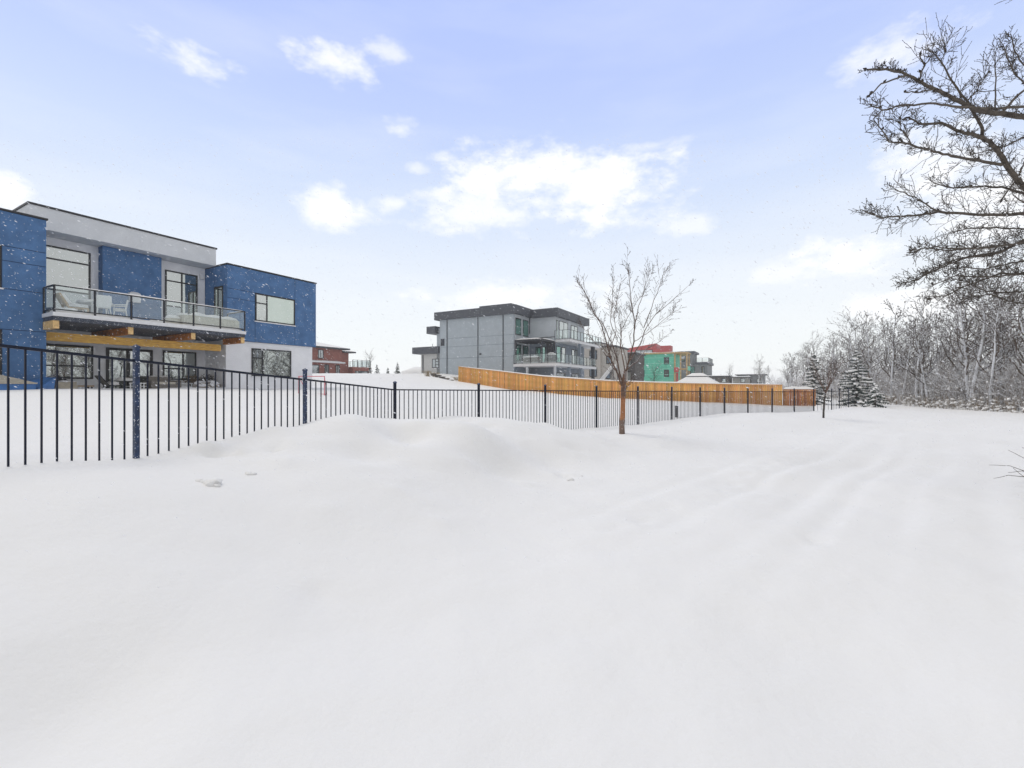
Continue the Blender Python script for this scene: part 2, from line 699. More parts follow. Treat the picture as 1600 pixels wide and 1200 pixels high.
RAIL_PX = [(215, 562), (477, 591.9), (617, 608), (748, 608.9), (852, 609.7), (932, 610.4), (1169, 611.2), (1272, 611.6)]
_rt, _rz = [], []
for px, py in RAIL_PX:
    t, p = on_fence(px)
    _rt.append(t)
    _rz.append(EYE - (py - CY) / F * p.y)
sl = (_rz[1] - _rz[0]) / (_rt[1] - _rt[0])
_rt = [0.0] + _rt + [len(FP) - 1.0]
_rz = [_rz[0] - sl * _rt[1]] + _rz + [_rz[-1]]


def rail_z(t):
    return float(np.interp(t, _rt, _rz))


# ------------------------------------------------------------------ terrain
HB = Fr(-13.15, 21.0)          # blue house
HG = Fr(.43, 51.0)             # grey house
_t, _p = on_fence(1271.7)
# orange fence line (parallel to the lot line), distance t from its near end
OF0, OFd = (20.2, 34.0), (-.868, .4967)
OF_T = [0, 3.48, 8.58, 13.4, 19.72, 24.0, 29.9]
OF_TOP = [1.70, 1.75, 1.87, 2.06, 2.52, 3.02, 3.70]
OF_BOT = [.14, .26, .41, .51, .98, 1.28, 2.08]


def build_ctrl():
    C = []

    def add(x, y, z):
        C.append((x, y, z))
    for t in np.arange(0, len(FP) - 1 + .01, .2):
        p = fence_at(t)
        z = float(np.interp(t, _bt, _bz))
        add(p.x, p.y, z)
        k = min(int(t), len(FP) - 2)
        d = (FP[k + 1] - FP[k]).normalized()
        n = Vector((d.y, -d.x))         # towards the path
        if abs(t * 5 - round(t * 5)) < .01 and int(round(t * 5)) % 2 == 0:
            mound = math.exp(-((t - 4.9) / 1.6) ** 2)
            if t < 6.3:
                prof = ((1.0, .93 + .03 * mound), (1.9, .70 + .12 * mound), (2.8, .36 + .12 * mound), (3.7, .10), (4.6, .02))
            else:
                prof = ((1.2, .97), (2.4, .85), (3.4, .62), (4.4, .22), (5.4, .10))
            for s, f in prof:
                q = p + n * s
                if t < 3 and s > 4:
                    continue
                add(q.x, q.y, z * f + .02)
            # yard side: flat behind the fence
            q = p - n * 1.0
            add(q.x, q.y, z + .02)
    for a in (-14, -10, -6.5, -4, -2, 0, 2, 4.7):
        for b in (-2.6, -.6, 1.5, 5):
            add(*HB.P(a, b)[:2], 1.47)
    add(*HB.P(7, 0)[:2], 1.65)
    for t, zb in zip(OF_T, OF_BOT):
        x, y = OF0[0] + OFd[0] * t, OF0[1] + OFd[1] * t
        add(x, y, zb)
        add(x + .5 * .7, y + .87 * .7, zb + .05)
    for px, py, Y in ((500, 586, 42), (560, 587, 42), (620, 588, 45), (680, 590, 47), (520, 600, 30), (600, 601, 32), (680, 603, 38),
                      (660, 584, 56), (600, 584, 60), (540, 583.5, 60), (700, 583, 58)):
        add((px - 800) / F * Y, Y, EYE - (py - CY) * Y / F)
    for x, y, z in ((0, 0, 0), (2, 3, 0), (-2, 2, .05), (4, 6, 0), (8, 10, -.02), (12, 12, 0), (-4, -2, .1), (4, -3, 0), (14, 17, -.02), (19, 22, 0), (24, 27, .05),
                    (12, 6, 0), (20, 14, .04), (8, 2, 0), (28, 25, .1), (31, 37, .08), (35, 48, .08), (53, 95, .1), (40, 30, .2), (60, 60, .3),
                    (24, 35, .12), (27, 38, .12), (20, 40, .1), (10, 46, .6), (14, 60, 1.2), (30, 70, .8), (0, 60, 2.6), (-12, 62, 3.2),
                    (-30, 75, 3.45), (0, 90, 2.8), (30, 110, 1.6), (60, 120, .8), (-60, 60, 2.6), (-45, 30, 1.7), (-40, 5, 1.2), (-20, 0, .9),
                    (-12, 6, 1.05), (0, -30, .1), (40, -30, .2), (-40, -40, .6), (100, 20, .4), (120, 150, .5), (0, 200, 3.0), (-120, 150, 3.2), (-150, 0, 1.6),
                    (0, 600, 3.0), (-500, 500, 3.0), (500, 500, 1.0), (500, 0, .5), (-500, 0, 1.5), (0, -400, .5), (400, -400, .5), (-400, -400, .8)):
        add(x, y, z)
    C = np.array(C)
    # merge near duplicates
    keep = []
    for i in range(len(C)):
        if all((C[i, 0] - C[j, 0]) ** 2 + (C[i, 1] - C[j, 1]) ** 2 > .16 for j in keep):
            keep.append(i)
    return C[keep]


CT = build_ctrl()
CC2 = .55 ** 2


def _solve():
    n = len(CT)
    D = np.sqrt((CT[:, None, 0] - CT[None, :, 0]) ** 2 + (CT[:, None, 1] - CT[None, :, 1]) ** 2 + CC2)
    K = np.zeros((n + 1, n + 1))
    K[:n, :n] = -D + np.eye(n) * -.0
    K[:n, n] = 1
    K[n, :n] = 1
    r = np.zeros(n + 1)
    r[:n] = CT[:, 2]
    return np.linalg.lstsq(K, r, rcond=None)[0]


WT = _solve()


def vnoise(x, y, seed):
    rs = np.random.RandomState(seed)
    tab = rs.rand(256, 256) * 2 - 1
    xi = np.floor(x).astype(int)
    yi = np.floor(y).astype(int)
    fx, fy = x - xi, y - yi
    fx = fx * fx * fx * (fx * (fx * 6 - 15) + 10)
    fy = fy * fy * fy * (fy * (fy * 6 - 15) + 10)
    g = lambda i, j: tab[(xi + i) & 255, (yi + j) & 255]
    return (g(0, 0) * (1 - fx) + g(1, 0) * fx) * (1 - fy) + (g(0, 1) * (1 - fx) + g(1, 1) * fx) * fy


PATH_D = Vector((.705, .709))     # the path runs along the fence
LUMPS = [(-2.64, 7.0, .55, .09), (-1.7, 7.3, .42, -.15), (-.7, 7.8, .7, .20), (-2.0, 6.1, .4, -.06), (-.2, 7.0, .4, -.06), (-3.3, 6.3, .4, .05), (-1.1, 6.6, .5, .05), (.6, 8.3, .45, -.05), (-2.9, 5.2, .6, -.04), (-1.2, 5.3, .8, .04), (-3.75, 5.55, .20, .05), (-3.5, 5.42, .10, -.07), (-3.62, 5.38, .08, -.05), (-3.3, 5.5, .06, .05), (-2.98, 5.72, .08, -.06), (-3.68, 5.5, .16, .035), (-3.45, 5.62, .10, -.035), (-3.3, 5.6, .07, .03), (-3.0, 5.9, .10, -.03), (-2.9, 5.95, .07, .025), (.85, 7.6, .12, -.04), (1.0, 7.75, .12, .035), (.7, 7.5, .09, .03),
         (3.7, 11.4, .25, .03), (4.2, 11.9, .2, -.03), (-1.6, 8.3, .5, .05), (-2.6, 7.4, .4, .04), (3.1, 4.6, .12, -.03), (2.95, 4.65, .1, .02)]


def H(x, y, detail=True):
    x = np.atleast_1d(np.asarray(x, float))
    y = np.atleast_1d(np.asarray(y, float))
    out = np.zeros(len(x))
    for i in range(0, len(x), 20000):
        xs, ys = x[i:i + 20000], y[i:i + 20000]
        D = np.sqrt((xs[:, None] - CT[None, :, 0]) ** 2 + (ys[:, None] - CT[None, :, 1]) ** 2 + CC2)
        out[i:i + 20000] = -D @ WT[:-1] + WT[-1]
    if detail:
        near = np.exp(-(np.hypot(x, y) / 60) ** 2)
        out += near * (.06 * vnoise(x * .45 + 3, y * .45, 1) + .03 * vnoise(x * 1.1, y * 1.1 + 7, 2) + .010 * vnoise(x * 3.1, y * 3.1, 3))
        # soft drift ripples and old ruts along the path
        s = x * PATH_D.y - y * PATH_D.x          # across the path (to the right positive)
        l = x * PATH_D.x + y * PATH_D.y
        wob = .16 * vnoise(l * .22, s * 0, 5)
        for c, w, dep in ((-3.15, .14, .04), (-2.3, .13, .05), (-1.55, .15, .055), (-1.05, .11, .045), (-.4, .12, .03), (.35, .16, .035), (1.2, .15, .025)):
            g = np.exp(-((s + wob - c) / w) ** 2)
            gate = np.clip((l - 3.0) / 4, 0, 1) * (.75 + .25 * (vnoise(l * .9 + c * 3, s * 0 + c, 8) > -.1))
            out -= near * dep * g * gate * (.7 + .3 * vnoise(l * 2.2, s * 0 + c * 5, 6))
            g2 = np.exp(-((s + wob - c - w * 1.7) / w) ** 2)
            out += near * dep * .45 * g2 * gate
        # wind crust: low ridges drawn out along the wind
        wx, wy = x * .86 + y * .51, -x * .51 + y * .86
        crust = vnoise(wx * .9, wy * 4.5, 31) + .6 * vnoise(wx * 2.1 + 5, wy * 10.0, 32)
        out += near * .007 * crust * (vnoise(x * .5, y * .5, 33) * .5 + .7)
        for (lx, ly, r, hh) in LUMPS:
            out += 1.5 * hh * np.exp(-((x - lx) ** 2 + (y - ly) ** 2) / r ** 2)
        rs = np.random.RandomState(17)
        for c in (-2.7, .6):
            l0 = 4.0 + rs.rand()
            while l0 < 26:
                fs = c + rs.uniform(-.09, .09)
                px_, py_ = PATH_D.x * l0 + PATH_D.y * fs, PATH_D.y * l0 - PATH_D.x * fs
                dl, ds = (x - px_) * PATH_D.x + (y - py_) * PATH_D.y, (x - px_) * PATH_D.y - (y - py_) * PATH_D.x
                q = (dl / .17) ** 2 + (ds / .09) ** 2
                out += rs.uniform(.012, .032) * (-np.exp(-q) + .55 * np.exp(-(np.sqrt(q) - 1.7) ** 2 / .25))
                l0 += rs.uniform(.5, .95)
        # clods thrown on the bank
        rs = np.random.RandomState(4)
        for k in range(46):
            t = rs.uniform(1.4, 7.5)
            p = fence_at(t)
            a_, b_ = FP[min(int(t), len(FP) - 2)], FP[min(int(t), len(FP) - 2) + 1]
            d = (b_ - a_).normalized()
            sft = rs.uniform(.5, 3.6)
            cx, cy = p.x + d.y * sft, p.y - d.x * sft
            rr = rs.uniform(.06, .22)
            out += rs.choice([-1, 1]) * rs.uniform(.18, .30) * rr * np.exp(-(((x - cx) * 1.0) ** 2 + ((y - cy) * 1.2) ** 2) / rr ** 2)
    return out


def h1(x, y):
    return float(H([x], [y])[0])


def build_ground():
    def axis(lo, hi, d0, g, c=0.0):
        pos = [0.0]
        d = d0
        while pos[-1] < hi - c:
            pos.append(pos[-1] + d)
            if pos[-1] > 4:
                d *= g
        neg = [0.0]
        d = d0
        while neg[-1] < c - lo:
            neg.append(neg[-1] + d)
            if neg[-1] > 4:
                d *= g
        return np.array([c - q for q in reversed(neg[1:])] + [c + q for q in pos])
    xs = axis(-600, 600, .08, 1.026, 0.0)
    ys = axis(-420, 700, .08, 1.022, 7.0)
    X, Y = np.meshgrid(xs, ys)
    Z = H(X.ravel(), Y.ravel())
    n, m = len(ys), len(xs)
    V = np.column_stack([X.ravel(), Y.ravel(), Z])
    idx = np.arange(n * m).reshape(n, m)
    Fq = np.stack([idx[:-1, :-1], idx[:-1, 1:], idx[1:, 1:], idx[1:, :-1]], -1).reshape(-1, 4)
    me = bpy.data.meshes.new('snow_ground')
    me.vertices.add(len(V))
    me.vertices.foreach_set('co', V.ravel())
    me.loops.add(Fq.size)
    me.loops.foreach_set('vertex_index', Fq.ravel().astype(np.int32))
    me.polygons.add(len(Fq))
    me.polygons.foreach_set('loop_start', (np.arange(len(Fq)) * 4).astype(np.int32))
    me.polygons.foreach_set('loop_total', np.full(len(Fq), 4, np.int32))
    me.polygons.foreach_set('use_smooth', np.ones(len(Fq), bool))
    me.update()
    me.validate()
    me.materials.append(SNOW)
    o = link_obj('snow_ground', me)
    tag(o, 'deep snow covering the path, bank and yards', kind='structure')
    return float(Z.min())


GROUND_MIN = build_ground()
rng = random.Random(11)


# ------------------------------------------------------------------ house building blocks
class Plane:
    """a wall plane of a house: axis 'a' = runs along a at fixed b (faces -b); axis 'b' = runs along b at fixed a (faces -a)"""

    def __init__(s, fr, axis, at):
        s.fr, s.axis, s.at = fr, axis, at

    def box(s, mb, u0, u1, z0, z1, d0, d1):
        """d = depth behind the plane (negative: in front)"""
        if s.axis == 'a':
            mb.fbox(s.fr, u0, u1, s.at + d0, s.at + d1, z0, z1)
        else:
            mb.fbox(s.fr, s.at + d0, s.at + d1, u0, u1, z0, z1)

    def P(s, u, z, d=0):
        return s.fr.P(u, s.at + d, z) if s.axis == 'a' else s.fr.P(s.at + d, u, z)


def window(pl, u0, u1, z0, z1, parent, pane=None, vs=(), hs=(), fw=.06, fm=None, panes=None, name='window', proud=.045, sill=None):
    """frame with mullions; every light of glass is a sub-part. vs: u of mullions (or (u,z0,z1)), hs: z of transoms (or (z,u0,u1))"""
    fm = fm or BLACKF
    mb = MB()
    d0, d1 = -proud, .05
    pl.box(mb, u0, u1, z0, z0 + fw, d0, d1)
    pl.box(mb, u0, u1, z1 - fw, z1, d0, d1)
    pl.box(mb, u0, u0 + fw, z0 + fw, z1 - fw, d0, d1)
    pl.box(mb, u1 - fw, u1, z0 + fw, z1 - fw, d0, d1)
    cuts = []
    for q in vs:
        u, a, b, w = (q, z0, z1, fw) if not isinstance(q, tuple) else (q + (fw,))[:4] if len(q) == 3 else q
        pl.box(mb, u - w / 2, u + w / 2, max(a, z0 + fw), min(b, z1 - fw), d0 + .004, d1)
    for q in hs:
        z, a, b = (q, u0, u1) if not isinstance(q, tuple) else q
        pl.box(mb, max(a, u0 + fw), min(b, u1 - fw), z - fw / 2, z + fw / 2, d0 + .008, d1)
    o = mb.build(name, fm, parent)
    # panes: explicit list of (u0,u1,z0,z1,mat) or one
    for q in (panes or [(u0, u1, z0, z1, pane)]):
        p = MB()
        a, b, c, e, m_ = q
        pl.box(p, a + fw * .5, b - fw * .5, c + fw * .5, e - fw * .5, -proud + .022, -proud + .03)
        p.build('pane', m_, o)
    if sill:
        p = MB()
        pl.box(p, u0 - .04, u1 + .04, z0 - .05, z0 - .002, -.07, .0)
        p.build('sill', sill, o)
    return o


def panels(pl, rects, m, parent, t=.03, gap=.022, name='panel'):
    for (u0, u1, z0, z1) in rects:
        mb = MB()
        pl.box(mb, u0 + gap / 2, u1 - gap / 2, z0 + gap / 2, z1 - gap / 2, -t, -.002)
        mb.build(name, m, parent)


def railing(parent, segs, z0, z1, post_every, m=RAILM, glass=RAIL_GLASS, pw=.045, snowcap=True, name='railing', ends=True):
    """segs: list of ((x,y),(x,y)); thing > railing > posts, rails, glass"""
    top = MB()
    pts = []
    glasses = []
    for (p, q) in segs:
        p, q = Vector(p), Vector(q)
        L = (q - p).length
        n = max(1, round(L / post_every))
        d = (q - p) / L
        nn = Vector((-d.y, d.x))

        def bar(mb, s0, s1, w, za, zb):
            a, b = p + d * s0, p + d * s1
            h = nn * w / 2
            mb.hexa([(*(a - h), za), (*(b - h), za), (*(b + h), za), (*(a + h), za), (*(a - h), zb), (*(b - h), zb), (*(b + h), zb), (*(a + h), zb)])
        bar(top, 0, L, .06, z1 - .035, z1)
        bar(top, 0, L, .045, z0 + .05, z0 + .085)
        for k in range(n + 1):
            c = p + d * (L * k / n)
            if all((c - w_).length > .05 for w_ in pts):
                pts.append(c)
        for k in range(n):
            g = MB()
            bar(g, L * k / n + pw, L * (k + 1) / n - pw, .012, z0 + .09, z1 - .04)
            glasses.append(g)
        if snowcap:
            s = MB()
            s.pad(lambda u, v, p=p, d=d, nn=nn, L=L: (*(p + d * (u * L) + nn * ((v - .5) * .06)), z1), .03, max(6, int(L * 5)), 3, rng, edge=.3, rough=.5)
            glasses.append(('snow_cap', s))
    o = top.build(name, m, parent)
    for c in pts:
        mb = MB().box(c.x - pw / 2, c.x + pw / 2, c.y - pw / 2, c.y + pw / 2, z0 - .05, z1 - .036)
        mb.build('post', m, o)
    for g in glasses:
        if isinstance(g, tuple):
            g[1].build('snow_cap', SNOW, o, smooth=True)
        else:
            g.build('glass_panel', glass, o)
    return o


# ------------------------------------------------------------------ blue house
def blue_house():
    fr = HB
    h = thing('blue_house', 'modern blue and white two-storey house with a glass-railed balcony', 'house', fr.P(0, 0, 1.47))
    # --- walls (backing)
    mb = MB().fbox(fr, .03, 4.69, .03, 9, 3.735, 7.20)
    mb.build('upper_wing_wall', BLUE_BACK, h)
    mb = MB().fbox(fr, 0, 4.55, .10, 9, .6, 3.73)
    mb.build('lower_wing_wall', STUCCO, h)
    mb = MB().fbox(fr, -14.0, -6.16, -.42, 9, .6, 7.22)
    mb.build('left_wing_wall', BLUE_BACK, h)
    mb = MB().fbox(fr, -6.15, 0.0, 1.92, 9, .6, 7.24)
    mb.build('recessed_wall', STUCCO, h)
    # --- panels
    F0 = Plane(fr, 'a', 0.03)
    T = 7.22
    panels(F0, [(0, 3.44, 6.134, T), (3.44, 4.72, 3.73, T), (0, 1.313, 5.70, 6.134), (0, 1.313, 3.73, 5.70), (1.313, 3.44, 3.73, 4.767)], BLUE, h)
    S0 = Plane(fr, 'b', 0.03)
    panels(S0, [(.001, .33, 3.73, T), (.33, 1.10, 6.27, T), (1.10, 1.90, 3.73, T), (.33, 1.10, 3.73, 4.15)], BLUE, h)
    L0 = Plane(fr, 'a', -.42)
    panels(L0, [(-14, -6.13, 6.1, T), (-14, -9.35, 4.73, 6.1), (-7.167, -6.13, 5.63, 6.1), (-7.167, -6.13, 4.73, 5.63),
                (-14, -6.13, 3.42, 4.73), (-14, -9.35, .6, 3.42), (-7.167, -6.13, .6, 3.42), (-9.35, -7.167, .6, 1.95)], BLUE, h)
    # right face of the left wing, behind the deck
    mb = MB().fbox(fr, -6.158, -6.132, -.418, 1.90, .6, 7.22)
    mb.build('side_panel', BLUE, h)
    # chimney-like blue box between the balcony windows
    mb = MB().fbox(fr, -4.0, -1.97, 1.5, 1.918, 4.06, 7.235)
    mb.build('blue_bay', BLUE, h)
    mb = MB().fbox(fr, -3.16, -2.78, 1.36, 1.498, 5.11, 5.49)
    vb = mb.build('vent_box', PEAR, h)
    mb = MB()
    mb.pad(lambda u, v: fr.P(-3.17 + .4 * u, 1.35 + .15 * v, 5.49), .05, 5, 3, rng, edge=.35)
    mb.build('snow_cap', SNOW, vb, smooth=True)
    mb = MB().fbox(fr, -.25, -.09, 1.80, 1.918, 6.70, 6.93)
    mb.build('wall_speaker', PEAR, h)
    # --- roof slab over the middle bay
    mb = MB().fbox(fr, -6.23, -.012, .91, 9.2, 7.25, 8.03)
    r = mb.build('roof', STUCCO_G, h)
    mb = MB().fbox(fr, -6.27, .028, .87, 9.24, 8.033, 8.10)
    mb.build('roof_edge', CAPM, r)
    mb = MB()
    mb.pad(lambda u, v: fr.P(-6.2 + 6.15 * u, .95 + 8 * v, 8.10), .10, 10, 10, rng, edge=.1)
    mb.build('roof_snow', SNOW, r, smooth=True)
    for (a0, a1, b0, b1) in ((-.02, 4.75, -.03, .9), (.032, 4.75, .9, 9.05), (-14, -6.276, .86, 9.05), (-14, -6.10, -.48, .858)):
        mb = MB().fbox(fr, a0, a1, b0, b1, 7.225, 7.285 if a0 != .032 else 7.283)
        mb.build('parapet_cap', CAPM, h)
        mb = MB()
        mb.pad(lambda u, v, a0=a0, a1=a1, b0=b0, b1=b1: fr.P(a0 + .1 + (a1 - a0 - .2) * u, b0 + .12 + (b1 - b0 - .24) * v, 7.283), .05, 8, 8, rng, edge=.12)
        mb.build('roof_snow', SNOW, h, smooth=True)
    # --- windows
    UW = Plane(fr, 'a', 1.92)
    window(UW, -6.10, -4.25, 4.10, 6.92, h, hs=(6.43, 5.27), panes=[(-6.10, -4.25, 6.43, 6.92, PALE_PANE), (-6.10, -4.25, 5.27, 6.43, PALE_PANE), (-6.10, -4.25, 4.10, 5.27, GREY_PANE)], proud=.045)
    window(UW, -1.668, -.34, 4.10, 6.84, h, vs=(-1.0,), hs=(6.37, (5.23, -1.66, -1.0)),
           panes=[(-1.668, -1.0, 6.37, 6.84, PALE_PANE), (-1.0, -.34, 6.37, 6.84, DARK_PANE), (-1.668, -1.0, 5.23, 6.37, PALE_PANE), (-1.668, -1.0, 4.1, 5.23, GREY_PANE), (-1.0, -.34, 4.1, 6.37, DARK_PANE)], proud=.045)
    window(S0, .34, 1.09, 4.16, 6.26, h, vs=(.78,), panes=[(.34, .78, 4.16, 6.26, GREY_PANE), (.78, 1.09, 4.16, 6.26, DARK_PANE)], proud=.045)
    window(F0, 1.32, 3.435, 4.775, 6.128, h, vs=(1.905,), hs=((5.66, 1.32, 1.905),), panes=[(1.32, 1.905, 5.66, 6.128, PALE_PANE), (1.32, 1.905, 4.775, 5.66, PALE_PANE), (1.905, 3.435, 4.775, 6.128, GREEN_PANE)], proud=.05, sill=PEAR)
    LW = Plane(fr, 'a', .10)
    window(LW, 1.19, 3.27, 2.07, 3.43, h, vs=(1.73,), hs=((2.97, 1.19, 1.73),), panes=[(1.19, 1.73, 2.97, 3.43, GREY_PANE), (1.19, 1.73, 2.07, 2.97, DARK_PANE), (1.73, 3.27, 2.07, 3.43, DARK_PANE)], sill=PEAR)
    window(UW, -5.95, -4.17, 1.88, 3.2, h, hs=(2.38,), panes=[(-5.95, -4.17, 2.38, 3.2, DARK_PANE), (-5.95, -4.17, 1.88, 2.38, DARK_PANE)])
    d = window(UW, -3.76, -2.14, 1.40, 3.18, h, vs=((-3.02, 1.4, 3.18, .12), (-2.80, 1.4, 3.18, .12)), hs=(), fw=.10, panes=[(-3.70, -3.05, 1.45, 3.15, DARK_PANE), (-3.0, -2.82, 1.45, 3.15, PALE_PANE), (-2.77, -2.20, 1.45, 3.15, DARK_PANE)], name='garden_door')
    window(UW, -1.756, -.394, 1.88, 3.19, h, hs=((2.39, -1.756, -.95),), vs=(-.95,), panes=[(-1.756, -.95, 2.39, 3.19, DARK_PANE), (-1.756, -.95, 1.88, 2.39, DARK_PANE), (-.95, -.394, 1.88, 3.19, DARK_PANE)])
    window(L0, -9.34, -7.175, 4.74, 6.09, h, panes=[(-9.34, -7.175, 4.74, 6.09, DARK_PANE)], vs=(-8.6,), proud=.02, sill=PEAR)
    window(L0, -9.34, -7.175, 1.97, 3.40, h, panes=[(-9.34, -7.175, 1.97, 3.40, DARK_PANE)], vs=(-8.6,), proud=.045)
    # --- balcony
    mb = MB()
    mb.fbox(fr, -6.22, .01, -1.43, -.46, 3.76, 3.90)
    mb.fbox(fr, -6.125, .01, -.46, -.005, 3.76, 3.90)
    mb.fbox(fr, -6.125, -.005, -.005, 1.915, 3.76, 3.90)
    deck = mb.build('balcony_deck', SOFFIT, h)
    mb = MB()
    mb.fbox(fr, -6.25, .04, -1.46, -1.40, 3.902, 4.03)
    mb.fbox(fr, -6.25, -6.19, -1.40, -.46, 3.902, 4.03)
    mb.fbox(fr, -.02, .04, -1.40, -.003, 3.902, 4.03)
    mb.build('edge_trim', PEAR, deck)
    mb = MB()
    mb.pad(lambda u, v: fr.P(-6.24 + 6.27 * u, -1.45 + .97 * v, 4.0), .10, 40, 8, rng, edge=.06, rough=.35)
    mb.pad(lambda u, v: fr.P(-6.12 + 6.1 * u, -.50 + 2.4 * v, 4.0), .09, 40, 12, rng, edge=.02, rough=.35)
    for (a, b, r_, hh) in ((-5.75, -.75, .5, .26), (-5.4, -.3, .5, .22), (-2.95, -.4, .5, .22), (-2.7, .4, .6, .2), (-4.6, .6, .8, .15)):
        p = fr.P(a, b, 4.03)
        mb.blob(p, (r_, r_ * .8, hh), rng, 10, 6, .10, flat=4.02)
    mb.build('balcony_snow', SNOW, deck, smooth=True)
    q = lambda a, b: Vector(fr.P(a, b)[:2])
    railing(h, [(q(-6.2, -1.4), q(.01, -1.4)), (q(-6.2, -.47), q(-6.2, -1.4)), (q(.01, -1.4), q(.01, -.03))], 4.06, 4.93, 1.035)
    # cross beams and the long beam
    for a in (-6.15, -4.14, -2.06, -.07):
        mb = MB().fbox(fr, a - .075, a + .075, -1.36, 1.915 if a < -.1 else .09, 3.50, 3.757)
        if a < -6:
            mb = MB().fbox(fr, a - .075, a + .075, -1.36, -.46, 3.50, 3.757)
        o = mb.build('cross_beam', BEAM_D if a > -6 else BEAM_END_LIT, h)  # leftmost beam: daylight on its side is put into the paler colour
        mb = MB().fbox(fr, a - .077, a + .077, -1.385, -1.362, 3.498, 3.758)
        mb.build('end_grain', BEAM_END_LIT, o)
    mb = MB().fbox(fr, -6.125, -.15, .22, .40, 3.20, 3.497)
    mb.build('main_beam', BEAM, h)
    return h


blue_house()


# ------------------------------------------------------------------ furniture on and below the balcony
CREAM = mat('cream_fabric', (.62, .58, .50), rough=.9, var=.12, scale=12, bump=.2)
WHITEP = mat('white_plastic', (.78, .79, .80), rough=.5, var=.04)
TANW = mat('tan_wood', (.46, .33, .20), rough=.7, var=.25, scale=9)
WICKER = mat('grey_wicker', (.23, .21, .19), rough=.85, var=.45, scale=45, bump=.4, bscale=70)
DARKC = mat('dark_cover', (.02, .022, .03), rough=.6, var=.3)
TARP = mat('blue_tarp', (.05, .16, .40), rough=.5, var=.25, scale=3, bump=.2, bscale=9)
BEIGE = mat('beige_cover', (.50, .45, .36), rough=.85, var=.2, scale=6, bump=.2, bscale=20)
ROCK = mat('boulder_stone', (.27, .24, .21), rough=.9, var=.4, scale=5, bump=.5, bscale=12, snow=.95, snow_at=.35)
TWIG = mat('dry_twig', (.13, .10, .075), rough=.9, var=.3)


def garden_chair(fr, a, b, z, rot, label, name='garden_chair'):
    """moulded white armchair: shell seat, back, arms, four splayed legs"""
    t = thing(name, label, 'chair', fr.P(a, b, z))
    c, s = math.cos(rot), math.sin(rot)

    def P(x, y, zz):
        return fr.P(a + (x * c - y * s) * .86, b + (x * s + y * c) * .86, z + zz * .88)

    def slab(mb, pts, th):
        top = [P(*p) for p in pts]
        bot = [P(p[0] + th[0], p[1] + th[1], p[2] + th[2]) for p in pts]
        mb.hexa(bot + top)
    mb = MB()
    slab(mb, [(-.24, -.24, .44), (.24, -.24, .44), (.23, .22, .42), (-.23, .22, .42)], (0, 0, -.04))
    mb.build('seat', WHITEP, t)
    mb = MB()
    n = 8
    rows = []
    for j in range(5):
        zz = .40 + j * .12
        w = .25 + .02 * math.sin(j / 4 * math.pi)
        rows.append([P(w * math.sin((k / n - .5) * 2.4) / math.sin(1.2), .20 + .09 * j / 4 - .10 * (1 - math.cos((k / n - .5) * 2.4)), zz) for k in range(n + 1)])
    for j in range(4):
        for k in range(n):
            p0, p1, p2, p3 = rows[j][k], rows[j][k + 1], rows[j + 1][k + 1], rows[j + 1][k]
            off = lambda p: (p[0] + .02 * fr.B[0], p[1] + .02 * fr.B[1], p[2] + .006)
            mb.hexa([p0, p1, off(p1), off(p0), p3, p2, off(p2), off(p3)])
    mb.build('backrest', WHITEP, t)
    for sx in (-1, 1):
        mb = MB().tube([P(sx * .25, .2, .66), P(sx * .27, .0, .64), P(sx * .26, -.2, .62), P(sx * .24, -.22, .44)], .022, 5)
        mb.build('armrest', WHITEP, t)
        for sy in (-1, 1):
            mb = MB().tube([P(sx * .20, sy * .19, .41), P(sx * .25, sy * .25, 0)], [.02, .014], 5)
            mb.build('leg', WHITEP, t)
    mb = MB()
    mb.pad(lambda u, v: P(-.22 + .44 * u, -.22 + .40 * v, .44), .06, 6, 6, rng, edge=.3)
    mb.build('snow_cushion', SNOW, t, smooth=True)
    return t


DZ = 4.10
garden_chair(HB, -4.72, -.62, DZ, math.pi, 'white armchair with its back to the balcony railing, in front of the table')
garden_chair(HB, -4.05, -.25, DZ, -1.9, 'white armchair turned side-on at the right end of the balcony table')


def balcony_table():
    c = HB.P(-4.65, .15, DZ)
    t = thing('patio_table', 'white round table under a snow cap on the balcony, between the chairs', 'table', c)
    mb = MB()
    n = 18
    for z0, z1, r0, r1 in ((.54, .57, .52, .55), (.57, .585, .55, .55)):
        mb.tube([(c[0], c[1], c[2] + z0), (c[0], c[1], c[2] + z1)], [r0, r1], n)
    mb.build('tabletop', WHITEP, t)
    for k in range(4):
        an = .6 + k * math.pi / 2
        mb = MB().tube([(c[0] + .3 * math.cos(an), c[1] + .3 * math.sin(an), c[2] + .54), (c[0] + .42 * math.cos(an), c[1] + .42 * math.sin(an), c[2])], [.025, .018], 5)
        mb.build('leg', WHITEP, t)
    mb = MB().blob((c[0], c[1], c[2] + .59), (.54, .54, .12), rng, 16, 8, .05, flat=c[2] + .586)
    mb.build('snow_cap', SNOW, t, smooth=True)


balcony_table()


